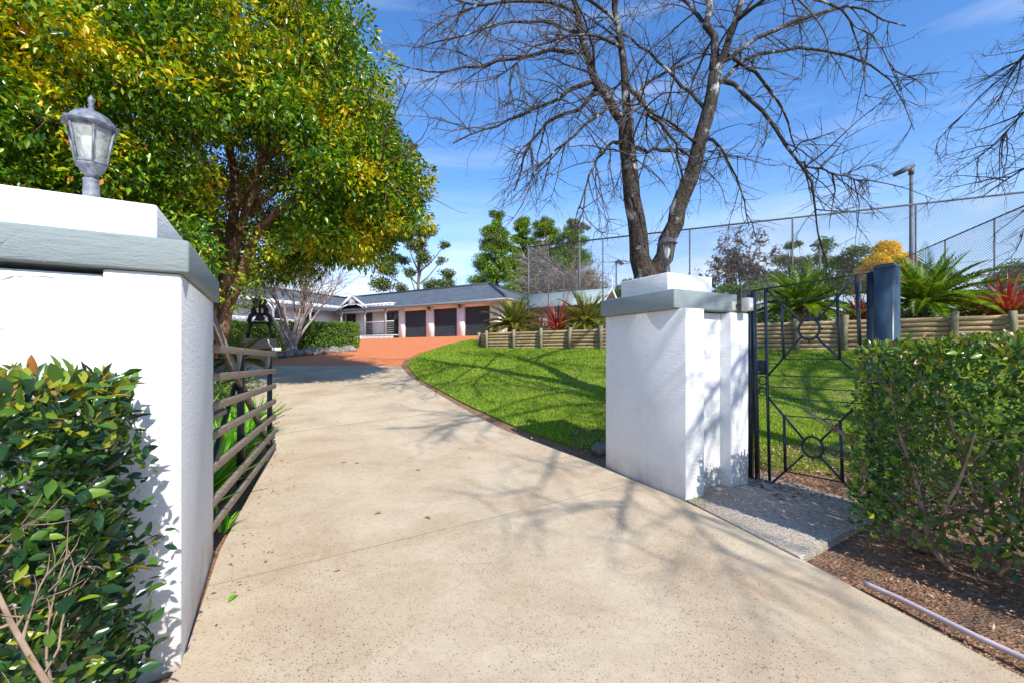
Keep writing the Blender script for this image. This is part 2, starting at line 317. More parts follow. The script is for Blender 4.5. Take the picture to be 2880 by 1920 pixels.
# concrete with exposed aggregate
def concrete(name, base, warm, dark, joint=False, dens=0.5, big=1.0):
    m, N, L, b, o = newmat(name); co = objco(N)
    n2 = noise(N, L, co, 1.1, 6, 0.65, 0.4); n3 = noise(N, L, co, 14, 6, 0.7); n4 = noise(N, L, co, 260, 3)
    col = mix(N, L, rampf(N, L, n2, 0.40, 0.66, 0, 1.0), base, warm)
    col = mix(N, L, rampf(N, L, n3, 0.35, 0.75, 0, 0.45), col, dark)
    col = mix(N, L, rampf(N, L, n4, 0.3, 0.7, 0, 0.25), col, (0.75, 0.7, 0.62))
    hh = n4
    for sc, th, cc in ((56, 0.22, (0.085, 0.065, 0.045)), (95, 0.24, (0.13, 0.11, 0.09)), (135, 0.26, (0.13, 0.08, 0.05)), (72, 0.20, (0.30, 0.18, 0.09))):
        v = N.new('ShaderNodeTexVoronoi'); v.inputs['Scale'].default_value = sc; v.inputs['Randomness'].default_value = 1
        L.new(objco(N, (1, 1, 0.001 if joint else 1), L, rot=(0, 0, sc*0.13)), v.inputs['Vector'])
        sepc = N.new('ShaderNodeSeparateColor'); L.new(v.outputs['Color'], sepc.inputs[0])
        keep = math_(N, L, 'GREATER_THAN', sepc.outputs[0], 1-dens)
        zone = rampf(N, L, noise(N, L, co, 0.9+sc*0.004, 4), 0.34, 0.56)
        mk = math_(N, L, 'MULTIPLY', math_(N, L, 'MULTIPLY', keep, zone), math_(N, L, 'LESS_THAN', v.outputs['Distance'], math_(N, L, 'MULTIPLY', sepc.outputs[1], th*1.5*big)))
        col = mix(N, L, math_(N, L, 'MULTIPLY', mk, 0.85), col, cc)
    if joint:
        s = N.new('ShaderNodeSeparateXYZ'); L.new(co, s.inputs[0])
        dd = math_(N, L, 'ADD', math_(N, L, 'MULTIPLY', s.outputs[0], -0.538), math_(N, L, 'MULTIPLY', s.outputs[1], 0.843))
        dd = math_(N, L, 'ADD', dd, math_(N, L, 'MULTIPLY', n3, 0.012))
        for c0 in (3.372, 7.9, 11.6):
            k = math_(N, L, 'LESS_THAN', math_(N, L, 'ABSOLUTE', math_(N, L, 'SUBTRACT', dd, c0)), 0.0045 if c0 < 4 else 0.012)
            col = mix(N, L, math_(N, L, 'MULTIPLY', k, 0.7), col, (0.16, 0.12, 0.07))
    L.new(col, b.inputs['Base Color']); b.inputs['Roughness'].default_value = 0.85; b.inputs['Specular IOR Level'].default_value = 0.2
    bump(N, L, b, math_(N, L, 'ADD', n4, n3), 0.35, 0.004); return m
M['drive'] = concrete('aggregate_concrete', (0.57, 0.455, 0.30), (0.42, 0.29, 0.165), (0.32, 0.25, 0.165), True, 0.55)
M['slab'] = concrete('pebbled_slab', (0.47, 0.42, 0.35), (0.40, 0.345, 0.27), (0.30, 0.27, 0.22), False, 0.95, 1.7)
# orange paving
m, N, L, b, o = newmat('terracotta_paving'); co = objco(N, (1, 1, 1), L, rot=(0, 0, 0.55))
br = N.new('ShaderNodeTexBrick'); br.inputs['Scale'].default_value = 4.2; br.inputs['Mortar Size'].default_value = 0.018
br.inputs['Color1'].default_value = (0.60, 0.175, 0.045, 1); br.inputs['Color2'].default_value = (0.70, 0.225, 0.06, 1); br.inputs['Mortar'].default_value = (0.46, 0.16, 0.08, 1)
L.new(co, br.inputs['Vector']); n1 = noise(N, L, objco(N), 1.2, 5)
L.new(mix(N, L, rampf(N, L, n1, 0.4, 0.7, 0, 0.4), br.outputs[0], (0.55, 0.15, 0.05)), b.inputs['Base Color']); b.inputs['Roughness'].default_value = 0.8
M['paving'] = m
# logs
m, N, L, b, o = newmat('treated_pine_log'); co = objco(N, (1, 1, 1), L)
g = N.new('ShaderNodeObjectInfo'); n1 = noise(N, L, objco(N, (1.5, 1.5, 16), L), 3.5, 6, 0.65, 0.5); n2 = noise(N, L, co, 1.8, 4)
col = mix(N, L, rampf(N, L, n1, 0.35, 0.65), (0.54, 0.41, 0.235), (0.30, 0.22, 0.125))
col = mix(N, L, rampf(N, L, n2, 0.5, 0.68, 0, 0.6), col, (0.19, 0.165, 0.11))
col = mix(N, L, math_(N, L, 'MULTIPLY', g.outputs['Random'], 0.35), col, (0.42, 0.26, 0.12))
s_ = N.new('ShaderNodeSeparateXYZ'); L.new(objco(N), s_.inputs[0])
L.new(col, b.inputs['Base Color']); b.inputs['Roughness'].default_value = 0.85; bump(N, L, b, n1, 0.5, 0.01); M['log'] = m
M['logpost'] = simple('weathered_log_post', (0.16, 0.15, 0.09), (0.27, 0.24, 0.15), 4, 0.85, 0.5, 20, 0.01, stretch=(5, 5, 0.7))
# roof tiles
m, N, L, b, o = newmat('grey_roof_tiles'); uv = N.new('ShaderNodeTexCoord').outputs['UV']
s_ = N.new('ShaderNodeSeparateXYZ'); L.new(uv, s_.inputs[0])
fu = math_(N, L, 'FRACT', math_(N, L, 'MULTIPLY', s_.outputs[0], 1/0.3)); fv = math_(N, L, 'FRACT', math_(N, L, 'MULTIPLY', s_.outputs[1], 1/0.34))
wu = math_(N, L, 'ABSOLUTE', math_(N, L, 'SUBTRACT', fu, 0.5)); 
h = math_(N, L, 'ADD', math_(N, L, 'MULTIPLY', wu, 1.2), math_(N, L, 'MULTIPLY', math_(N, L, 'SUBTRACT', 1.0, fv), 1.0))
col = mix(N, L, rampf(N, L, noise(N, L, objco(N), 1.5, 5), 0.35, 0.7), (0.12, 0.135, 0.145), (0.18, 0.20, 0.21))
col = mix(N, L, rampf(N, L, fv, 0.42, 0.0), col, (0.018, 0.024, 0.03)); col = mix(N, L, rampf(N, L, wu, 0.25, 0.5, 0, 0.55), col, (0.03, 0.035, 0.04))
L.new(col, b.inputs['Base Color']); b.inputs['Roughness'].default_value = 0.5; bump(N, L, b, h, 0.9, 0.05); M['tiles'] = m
M['roller'] = simple('charcoal_roller_door', (0.036, 0.047, 0.058), (0.046, 0.058, 0.07), 1.2, 0.6, spec=0.2)
# chain link
def chainmat(name, cell, wire, col):
    m, N, L, b, o = newmat(name); uv = N.new('ShaderNodeTexCoord').outputs['UV']
    s_ = N.new('ShaderNodeSeparateXYZ'); L.new(uv, s_.inputs[0])
    a1 = math_(N, L, 'ADD', s_.outputs[0], s_.outputs[1]); a2 = math_(N, L, 'SUBTRACT', s_.outputs[0], s_.outputs[1])
    ks = [math_(N, L, 'LESS_THAN', math_(N, L, 'FRACT', math_(N, L, 'MULTIPLY', q, 1/cell)), wire/cell) for q in (a1, a2)]
    k = math_(N, L, 'MAXIMUM', *ks); t = N.new('ShaderNodeBsdfTransparent'); ms = N.new('ShaderNodeMixShader')
    b.inputs['Base Color'].default_value = (*col, 1); b.inputs['Roughness'].default_value = 0.6
    L.new(k, ms.inputs[0]); L.new(t.outputs[0], ms.inputs[1]); L.new(b.outputs[0], ms.inputs[2]); L.new(ms.outputs[0], o.inputs[0]); return m
M['chain'] = chainmat('chain_link_wire', 0.085, 0.0090, (0.05, 0.055, 0.06))
M['net'] = chainmat('pale_net', 0.16, 0.016, (0.30, 0.31, 0.32))
# foliage
G1, G2, G3 = (0.022, 0.075, 0.010), (0.05, 0.15, 0.015), (0.11, 0.26, 0.02)
M['leafbig'] = leafmat('laurel_leaves', [(0.0, (0.022, 0.085, 0.010)), (0.35, (0.055, 0.155, 0.012)), (0.7, (0.14, 0.28, 0.012)), (1.0, (0.38, 0.46, 0.015))],
    [(0.0, (0.36, 0.46, 0.012)), (0.6, (0.62, 0.58, 0.012)), (0.9, (0.80, 0.46, 0.012)), (1.0, (0.55, 0.14, 0.012))], 0.75, 0.38, 0.28, 0.6, thr=(0.49, 0.62))
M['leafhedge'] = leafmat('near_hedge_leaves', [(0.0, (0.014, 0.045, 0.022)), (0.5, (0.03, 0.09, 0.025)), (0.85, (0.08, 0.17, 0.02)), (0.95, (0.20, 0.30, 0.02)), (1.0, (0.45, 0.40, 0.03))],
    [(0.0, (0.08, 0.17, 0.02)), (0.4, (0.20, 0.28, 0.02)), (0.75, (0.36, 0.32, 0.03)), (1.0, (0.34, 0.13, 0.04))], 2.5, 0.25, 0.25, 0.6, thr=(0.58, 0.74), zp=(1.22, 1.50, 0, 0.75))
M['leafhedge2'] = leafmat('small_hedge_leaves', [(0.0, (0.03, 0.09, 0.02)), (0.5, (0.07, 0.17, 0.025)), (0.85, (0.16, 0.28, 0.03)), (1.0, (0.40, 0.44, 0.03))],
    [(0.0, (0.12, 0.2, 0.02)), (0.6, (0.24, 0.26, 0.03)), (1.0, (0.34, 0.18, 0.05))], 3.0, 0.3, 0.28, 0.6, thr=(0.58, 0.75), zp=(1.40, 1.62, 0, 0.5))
M['leafbox'] = leafmat('clipped_hedge_leaves', [(0.0, (0.05, 0.12, 0.015)), (1.0, (0.22, 0.36, 0.03))], trans=0.25)
M['leafyel'] = leafmat('wattle_blossom', [(0.0, (0.55, 0.38, 0.01)), (1.0, (0.95, 0.66, 0.02))], trans=0.25, rough=0.7)
M['leaffar'] = leafmat('far_foliage', [(0.0, (0.04, 0.09, 0.018)), (0.6, (0.10, 0.18, 0.025)), (1.0, (0.22, 0.30, 0.035))], trans=0.25)
M['leafgum'] = leafmat('olive_foliage', [(0.0, (0.06, 0.10, 0.04)), (0.6, (0.14, 0.19, 0.06)), (1.0, (0.26, 0.30, 0.09))], trans=0.25)
M['leafarau'] = leafmat('pine_foliage', [(0.0, (0.02, 0.09, 0.02)), (0.5, (0.11, 0.24, 0.02)), (1.0, (0.40, 0.48, 0.02))], trans=0.2)
M['leafbrown'] = leafmat('brown_foliage', [(0.0, (0.06, 0.045, 0.035)), (1.0, (0.15, 0.10, 0.07))], trans=0.1)
M['cycad'] = leafmat('cycad_fronds', [(0.0, (0.06, 0.16, 0.012)), (0.6, (0.17, 0.32, 0.018)), (1.0, (0.38, 0.46, 0.03))], trans=0.3)
M['cycadtan'] = leafmat('tan_fronds', [(0.0, (0.12, 0.18, 0.025)), (0.6, (0.28, 0.32, 0.05)), (1.0, (0.45, 0.40, 0.10))], trans=0.3)
M['strap'] = leafmat('strap_leaves', [(0.0, (0.07, 0.25, 0.015)), (0.6, (0.18, 0.48, 0.02)), (1.0, (0.34, 0.62, 0.03))], trans=0.4, rough=0.35)
M['redstrap'] = leafmat('red_strap_leaves', [(0.0, (0.16, 0.015, 0.018)), (0.6, (0.40, 0.035, 0.03)), (1.0, (0.60, 0.16, 0.12))], trans=0.3, rough=0.35)
M['grass'] = leafmat('grass_blades', [(0.0, (0.10, 0.20, 0.012)), (0.6, (0.23, 0.37, 0.02)), (0.88, (0.40, 0.48, 0.04)), (1.0, (0.48, 0.42, 0.14))], trans=0.35, rough=0.5, spec=0.3)
M['litter'] = leafmat('dry_leaves', [(0.0, (0.16, 0.07, 0.035)), (0.6, (0.42, 0.22, 0.12)), (1.0, (0.70, 0.52, 0.36))], trans=0.1, rough=0.6)

# ---------------------------------------------------------------- foliage builders
def unit(v): return v/(np.linalg.norm(v, axis=-1, keepdims=True)+1e-9)
def leaves(mb, P, D, size, wr=0.45, fine=False, up=None, curl=0.12):
    P = np.asarray(P, float); n = len(P); D = unit(np.asarray(D, float)); size = np.broadcast_to(np.asarray(size, float), (n,))[:, None]
    if up is None: up = rng.normal(size=(n, 3))*0.6+np.array([0, 0, 1.0])
    Sd = unit(np.cross(D, up)); U = np.cross(Sd, D); wv = Sd*size*wr*0.5; fold = U*size*0.10
    if not fine:
        V = np.stack([P, P+D*size*0.45-wv+fold, P+D*size-U*size*curl, P+D*size*0.45+wv+fold], 1)
        b = np.arange(n)[:, None]*4
        return mb.add(V.reshape(-1, 3), np.concatenate([b+[0, 3, 2], b+[0, 2, 1]]))
    q = lambda t, s, k: P+D*size*t+wv*s+fold*k-U*size*curl*t*t
    V = np.stack([q(0, 0, 0), q(.22, -.72, .7), q(.52, -1, 1), q(.8, -.62, .6), q(1.02, 0, 0), q(.8, .62, .6), q(.52, 1, 1), q(.22, .72, .7), q(.22, 0, 0), q(.52, 0, 0), q(.8, 0, 0)], 1)
    b = np.arange(n)[:, None]*11
    t = np.concatenate([b+[0, 8, 1], b+[3, 10, 4], b+[0, 7, 8], b+[10, 5, 4]])
    s = np.concatenate([b+[8, 9, 2, 1], b+[9, 10, 3, 2], b+[8, 7, 6, 9], b+[9, 6, 5, 10]])
    return mb.add(V.reshape(-1, 3), t, s)
def clump(mb, c, rad, n, size, wr=0.45, hang=0.0, hollow=0.5, fine=False):
    d = unit(rng.normal(size=(n, 3))); r = (hollow+(1-hollow)*rng.random(n)**0.6)[:, None]
    P = np.array(c)+d*r*np.array(rad); D = unit(d*0.8+rng.normal(size=(n, 3))*0.6+np.array([0, 0, -hang]))
    leaves(mb, P, D, size*(0.65+0.7*rng.random(n)), wr, fine)
def wander(p, d, length, n, wob, grav=0.0, lift=0.0):
    pts = [np.array(p, float)]; d = unit(np.array(d, float)); st = length/n
    for i in range(n):
        d = unit(d+rng.normal(size=3)*wob+np.array([0, 0, -grav+lift])); pts.append(pts[-1]+d*st)
    return np.array(pts)
def twigs(mb, pts, r0, level, spec, tk=1.0):
    """spawn side branches along pts. spec[level]=(count, length, n, wob, grav, sides, angle)"""
    if level >= len(spec): return
    cnt, ln, n, wob, grav, k, ang = spec[level][:7]; T = np.gradient(pts, axis=0)
    m = len(pts); lo = spec[level][7] if len(spec[level]) > 7 else 0.15
    for _ in range(max(1, int(cnt*(0.7+0.6*random.random())))):
        t = lo+(1-lo)*random.random(); f = t*(m-1); i = min(int(f), m-2); p = pts[i]*(1-(f-i))+pts[i+1]*(f-i)
        d = unit(unit(T[i])*(1-ang*0.4)+unit(rng.normal(size=3))*ang); l = ln*(0.55+0.8*random.random())*(1.15-0.5*t)
        q = wander(p, d, l, n, wob, grav); rr = min(r0*(0.75-0.3*t), 0.0105*l+0.0022)*tk
        mb.tube(q, np.linspace(rr, rr*0.25, len(q)), k, cap=False); twigs(mb, q, rr/tk, level+1, spec, tk)

# ---------------------------------------------------------------- ground, drive, lawn
def sheet(name, P, mat, thick=0.05, label=None):
    mb = MB(); mb.grid(P); m_, n_ = P.shape[:2]
    if thick:
        ring = np.concatenate([P[0, :], P[1:, -1], P[-1, -2::-1], P[-2:0:-1, 0]]); k = len(ring)
        lo = ring.copy(); lo[:, 2] -= thick; i = np.arange(k); j = (i+1) % k
        mb.add(np.concatenate([ring, lo]), np.stack([i, i+k, j+k, j], -1))
    o = obj(name, mb, mat, smooth=False); tag(o, kind='structure'); return o
def resample(poly, n):
    poly = np.array(poly, float); seg = np.linalg.norm(np.diff(poly, axis=0), axis=1); cum = np.concatenate([[0], np.cumsum(seg)])
    t = np.linspace(0, cum[-1], n); return np.stack([np.interp(t, cum, poly[:, i]) for i in range(poly.shape[1])], 1)
def strip(Lf, Rt, m, n, lift):
    A = resample(Lf, m); B = resample(Rt, m); t = np.linspace(0, 1, n)[None, :, None]
    P2 = A[:, None]*(1-t)+B[:, None]*t; z = zg(P2[..., 0], P2[..., 1])+lift
    return np.concatenate([P2, z[..., None]], -1)
def axis(edges): return np.unique(np.concatenate([np.arange(a, b, s) for a, b, s in edges]))
gx = axis([(-900, -100, 80), (-100, -20, 4), (-20, 20, 0.4), (20, 100, 4), (100, 901, 80)])
gy = axis([(-60, -6, 6), (-6, 34, 0.35), (34, 100, 4), (100, 1501, 100)])
X, Y = np.meshgrid(gx, gy)
gz = zg(X, Y)-0.045
mb = MB(); mb.grid(np.stack([X, Y, gz], -1)); o = obj('ground', mb, M['soil']); tag(o, kind='structure')
PR = np.array([489.5/F*1800/416.8, 1800/416.8]); aR = unit(np.array([-0.527, 1.0])); bR = np.array([aR[1], -aR[0]])
PL = np.array([-930/F*1800/873.5, 1800/873.5]); aL = unit(np.array([-0.563, 1.0])); bL = np.array([aL[1], -aL[0]])
# driveway outline: left edge then right edge from street to the paving
LE = [(-4.4, -8), (-2.2, -1.5), (-1.45, 1.0), (-1.56, 2.0), (-2.2, 3.2), (-2.55, 4.0), (-3.50, 6.25), (-5.3, 8.6), (-7.6, 12.0), (-10.6, 15.9)]
RE = [(5.5, -8), (3.6, -3.0), (2.66, 0.8), (2.36, 1.97), (2.11, 3.1), (1.75, 4.29), (1.17, 5.40), (-0.19, 7.25), (-1.17, 9.1), (-3.1, 13.0), (-4.06, 15.6)]
sheet('driveway', strip(LE, RE, 90, 24, 0.0), M['drive'], 0.06)
PLf = [(-10.6, 15.9), (-10.2, 17.5), (-9.0, 19.6), (-8.2, 21.4), (-9.8, 24.5), (-14.5, 30.5), (-15.5, 38.0)]
PRt = [(-4.06, 15.6), (-4.35, 17.2), (-4.2, 19.5), (-3.4, 22.0), (-1.5, 24.0), (0.6, 26.5), (1.5, 28.5)]
sheet('paving', strip(PLf, PRt, 50, 30, 0.006), M['paving'], 0.05)
# lawn: from driveway edge to log wall line
WA, WB = np.array([-1.2, 19.0]), np.array([12.8, 9.54])
def wl(k): return WA+np.array([1.48, -1.0])*k
lawnL = [(0.95, 6.25), (0.1, 7.35), (-0.98, 9.2), (-2.9, 13.0), (-3.82, 15.6), (-4.1, 17.2), (-3.95, 19.4), (-3.2, 21.7), (-2.2, 23.2)]
lawnR = [(4.9, 4.9), (7.5, 4.9), (12.0, 5.8), (14.8, 8.2), tuple(wl(9.4)), tuple(wl(6)), tuple(wl(3)), tuple(wl(0)), (-1.0, 22.0)]
LP = strip(lawnL, lawnR, 70, 50, -0.012); sheet('lawn', LP, M['lawn'], 0.03)
# terrace behind the log wall
tl = [WA+[0.05, 0.05]]+[wl(k)+[0.06, 0.08] for k in (2, 4, 6, 8, 9.4)]+[np.array([30, 8.0])]
tf = [np.array([-0.4, 27.5])]+[np.array([x, 60.0]) for x in (6, 12, 20, 30, 40, 60)]
A = resample(tl, 12); B = resample([tf[0]]+tf[1:], 12); t = np.linspace(0, 1, 20)[None, :, None]; P2 = A[:, None]*(1-t)+B[:, None]*t
sheet('terrace', np.concatenate([P2, np.full(P2.shape[:2]+(1,), 2.80)-0.37], -1), M['soil'], 0.3)
# footpath slab by the side gate
P_slab = [(1.985, 4.275), (2.60, 2.98), (2.93, 3.31), (3.30, 3.72), (3.42, 4.3), (2.98, 5.25), (2.55, 5.15)]
s0 = at(1993, 1438, 1); 
def g0(px, py): Yv = F*EYE/(py-HZ); return ((px-CX)/F*Yv, Yv)
slab = [g0(1930, 1412), g0(2250, 1575), g0(2338, 1527), g0(2462, 1459), g0(2440, 1425), g0(2150, 1335), g0(1985, 1372)]
mb = MB(); mb.prism(slab, -0.05, 0.028); o = obj('footpath', mb, M['slab'], bevel=0.006); tag(o, kind='structure')

# ---------------------------------------------------------------- gate piers
def ab(P, a, b, tb, ta): return P+b*tb+a*ta
def rect(P, a, b, b0, b1, a0, a1): return [ab(P, a, b, *q) for q in ((b0, a0), (b1, a0), (b1, a1), (b0, a1))]
def solve(Q, d, px): u = (px-CX)/F; return (u*Q[1]-Q[0])/(d[0]-u*d[1])
def irregular(o, s=0.004, cuts=0):
    pass
t = thing('gate_pier', 'tall white masonry pier at the left with hairline cracks and a grey band', 'gate pier', (PL[0], PL[1], 0))
mb = MB(); mb.prism(rect(PL, aL, bL, -0.285, 0, 0, 1.30), -0.05, 1.884); mb.prism(rect(PL, aL, bL, -1.3, -0.285, 0.022, 0.60), -0.05, 1.860)
obj('wall', mb, M['white'], t, bevel=0.012, world=True)
mb = MB(); mb.prism(rect(PL, aL, bL, -1.34, 0.035, -0.03, 1.34), 1.886, 2.044); obj('coping', mb, M['trim'], t, bevel=0.012, world=True)
mb = MB(); mb.prism(rect(PL, aL, bL, -1.25, -0.115, 0.125, 1.20), 2.0445, 2.238); obj('cap_block', mb, M['white'], t, bevel=0.012, world=True)
lp_c = PL+bL*(-0.115-0.315)+aL*(0.125+0.275)
t = thing('gate_pier', 'white masonry pier between the driveway and the side gate with a stepped front', 'gate pier', (PR[0], PR[1], 0))
mb = MB()
mb.prism(rect(PR, aR, bR, 0, 0.275, 0, 1.235), -0.05, 1.966)
mb.prism(rect(PR, aR, bR, 0.275, 0.79, 0.185, 1.0), -0.05, 1.955)
mb.prism(rect(PR, aR, bR, 0.79, 1.10, 0.058, 0.62), -0.05, 1.957)
obj('wall', mb, M['white'], t, bevel=0.012, world=True)
Cc = PR+bR*(-0.085)+aR*0.075
cl = solve(Cc, aR, 1688.7); crr = solve(Cc, bR, 2074)
mb = MB(); mb.prism(rect(Cc, aR, bR, 0, crr, 0, cl), 1.968, 2.165); obj('coping', mb, M['trim'], t, bevel=0.012, world=True)
Bc = Cc+bR*0.12+aR*0.19; bl = solve(Bc, aR, 1746); brr = solve(Bc, bR, 2003)
mb = MB(); mb.prism(rect(Bc, aR, bR, 0, brr, 0, bl), 2.166, 2.375); obj('cap_block', mb, M['white'], t, bevel=0.012, world=True)

# lamps
def make_lamp(loc, rz, frame, glass, label):
    t = thing('pier_lamp', label, 'lamp', loc, rz, 'lanterns on the gate piers')
    k = 6
    mb = MB(); mb.lathe([(0.062, 0), (0.062, 0.012), (0.045, 0.02), (0.040, 0.135), (0.044, 0.145), (0.03, 0.15)], k); obj('post', mb, frame, t)
    mb = MB(); mb.lathe([(0.030, 0.15), (0.034, 0.165), (0.055, 0.185), (0.060, 0.198), (0.075, 0.205), (0.078, 0.215), (0.066, 0.22)], k); obj('collar', mb, frame, t)
    mb = MB()
    for i in range(k):
        a0 = i*math.pi/3; p0 = np.array([0.072*math.cos(a0), 0.072*math.sin(a0), 0.215]); p1 = np.array([0.112*math.cos(a0), 0.112*math.sin(a0), 0.395])
        mb.bar(p0, p1, 0.012, 0.010, up=(math.cos(a0), math.sin(a0), 0))
        a1 = a0+math.pi/3
        for rr, zz in ((0.075, 0.222), (0.111, 0.388)):
            mb.bar((rr*math.cos(a0), rr*math.sin(a0), zz), (rr*math.cos(a1), rr*math.sin(a1), zz), 0.010, 0.012)
    obj('frame', mb, frame, t)
    mb = MB()
    an = np.arange(k)*math.pi/3
    V = [(0.070*math.cos(q), 0.070*math.sin(q), 0.224) for q in an]+[(0.107*math.cos(q), 0.107*math.sin(q), 0.386) for q in an]
    mb.add(V, [[i, (i+1) % k, k+(i+1) % k, k+i] for i in range(k)]); obj('glass', mb, glass, t)
    mb = MB(); mb.lathe([(0.118, 0.390), (0.140, 0.396), (0.141, 0.404), (0.118, 0.412), (0.100, 0.432), (0.080, 0.452), (0.045, 0.468), (0.022, 0.474)], k); obj('lamp_roof', mb, frame, t)
    mb = MB(); mb.lathe([(0.022, 0.474), (0.014, 0.480), (0.012, 0.492), (0.018, 0.496), (0.010, 0.502), (0.016, 0.515), (0.015, 0.53), (0.004, 0.548)], 10); obj('finial', mb, frame, t, smooth=True)
    mb = MB(); mb.lathe([(0.018, 0.225), (0.020, 0.25), (0.042, 0.29), (0.046, 0.33), (0.036, 0.36), (0.010, 0.372)], 14); obj('bulb', mb, M['bulb'], t, smooth=True)
    t.scale = (0.86, 0.86, 1.08); return t
make_lamp((lp_c[0], lp_c[1], 2.238), 0.35, M['lampgrey'], M['glass'], 'weathered silvery lantern with peeling post on the large left pier')
pr = Bc+aR*0.42+bR*0.20; 
pr2 = Bc+aR*(bl*0.5); pr2 = pr2+bR*solve(pr2, bR, 1876)
make_lamp((pr2[0], pr2[1], 2.375), 0.75, M['lampdark'], M['glassclear'], 'dark lantern with clear glass on the pier beside the side gate')

# motion sensors on the right pier
e = PR+bR*1.03+aR*0.0
t = thing('motion_sensor', 'cream box sensor light screwed to the pier top beside the side gate', 'sensor', (0, 0, 0))
p = at(2059, 862, PR[1]+0.50); rzR = math.atan2(bR[1], bR[0])
mb = MB(); mb.box(p, (0.085, 0.07, 0.10), rzR); obj('bracket_box', mb, M['plastic'], t, bevel=0.008)
mb = MB(); q = at(2083, 862, PR[1]+0.47); mb.bar(p, q, 0.03, 0.03); mb.sphere(q, 0.03); obj('swivel_arm', mb, M['lampdark'], t)
p2 = at(2102, 857, PR[1]+0.42)
mb = MB(); mb.box(p2, (0.105, 0.085, 0.145), rzR+0.1); hd = obj('housing', mb, M['plastic'], t, bevel=0.012)
mb = MB(); nrm = np.array([-aR[0], -aR[1], 0]); mb.box(p2-np.array([aR[0], aR[1], 0])*0.043+np.array([0, 0, -0.018]), (0.075, 0.012, 0.06), rzR+0.1); obj('lens', mb, M['plasticw'], t, bevel=0.004)

# ---------------------------------------------------------------- side gate and steel post
GQ = np.array([0.5767*5.03, 5.03]); gd = unit(np.array([0.546, -1.0]))
def gp(px, py):      # point of the gate plane seen at this pixel of the photo: converts measured marks to metres
    tt = solve(GQ, gd, px); p = GQ+gd*tt; return np.array([p[0], p[1], EYE-(py-HZ)/F*p[1]])
t = thing('side_gate', 'black wrought iron pedestrian gate with diagonal bars and two rings', 'gate', (GQ[0], GQ[1], 0))
gn = (gd[1], -gd[0], 0)
def gpart(name, segs, wid=0.018, dep=0.018, world=True):
    mb = MB()
    for a_, b_ in segs: mb.bar(gp(*a_), gp(*b_), dep, wid, up=(0, 0, 1))
    return obj(name, mb, M['black'], t, world=world)
def vb(name, x0, y0, x1, y1, w_=0.022):
    mb = MB(); mb.bar(gp(x0, y0), gp(x1, y1), w_, w_, up=gn); return obj(name, mb, M['black'], t, world=True)
vb('latch_stile', 2119, 818, 2131, 1352, 0.04); vb('stile', 2152, 812, 2165, 1361, 0.024); 
vb('picket', 2197, 857, 2205, 1325-317+0); vb('picket', 2355, 833, 2362, 1010); vb('picket', 2409, 776, 2420, 1010, 0.026)
vb('picket', 2205, 1165, 2209, 1325); vb('picket', 2363, 1182, 2370, 1352); vb('hinge_stile', 2455, 766, 2466, 1440, 0.04)
gpart('top_rail', [((2119, 818), (2455, 766))], 0.016); gpart('bottom_rail', [((2131, 1353), (2466, 1434))], 0.02)
gpart('rail', [((2197, 853), (2355, 832))], 0.012); gpart('rail', [((2205, 1009), (2362, 1009))], 0.010)
gpart('rail', [((2163, 1055), (2466, 1062))], 0.010); gpart('rail', [((2163, 1086), (2466, 1101))], 0.010); gpart('rail', [((2163, 1116), (2466, 1137))], 0.010)
gpart('rail', [((2205, 1167), (2363, 1181))], 0.010); gpart('rail', [((2209, 1324), (2372, 1355))], 0.012); gpart('rail', [((2163, 1022), (2185, 1022))], 0.008)
gpart('diagonal', [((2155, 815), (2252, 904))]); gpart('diagonal', [((2408, 778), (2296, 904))]); gpart('diagonal', [((2252, 950), (2162, 1053))]); gpart('diagonal', [((2296, 948), (2420, 1060))])
gpart('diagonal', [((2162, 1118), (2262, 1236))]); gpart('diagonal', [((2400, 1148), (2306, 1240))]); gpart('diagonal', [((2260, 1278), (2168, 1360))]); gpart('diagonal', [((2304, 1280), (2440, 1425))])
def ring(cx, cy, rp, wd=0.014):
    c = gp(cx, cy); rr = rp/F*c[1]; g3 = np.array([gd[0], gd[1], 0]); pts = [c+g3*rr*0.93*math.cos(q)+np.array([0, 0, rr*math.sin(q)]) for q in np.linspace(0, 2*math.pi, 29)]
    mb = MB(); mb.tube(pts, wd, 6, cap=False)
    if rp > 15:
        for q in ((0, 1), (0, -1), (1, 0), (-1, 0)):
            mb.tube([c+g3*rr*0.93*q[0]+np.array([0, 0, rr*q[1]]), c+g3*rr*0.93*q[0]*1.3+np.array([0, 0, rr*q[1]*1.3])], 0.009, 5)
    obj('ring', mb, M['black'], t, world=True, smooth=True)
ring(2275, 926, 29); ring(2285, 1256, 29); ring(2145, 1069, 12, 0.008); ring(2145, 1100, 12, 0.008)
mb = MB(); mb.box(gp(2144, 1032), (0.085, 0.06, 0.17), math.atan2(gd[1], gd[0])); lk = obj('lock_box', mb, M['black'], t, bevel=0.01, world=True)
mb = MB(); mb.tube([gp(2138, 1045), gp(2138, 1045)+np.array([-0.05, -0.06, 0])], 0.014, 10); obj('knob', mb, M['lampgrey'], lk, world=True)
vb('frame_post', 2110, 830, 2112, 1352, 0.045)
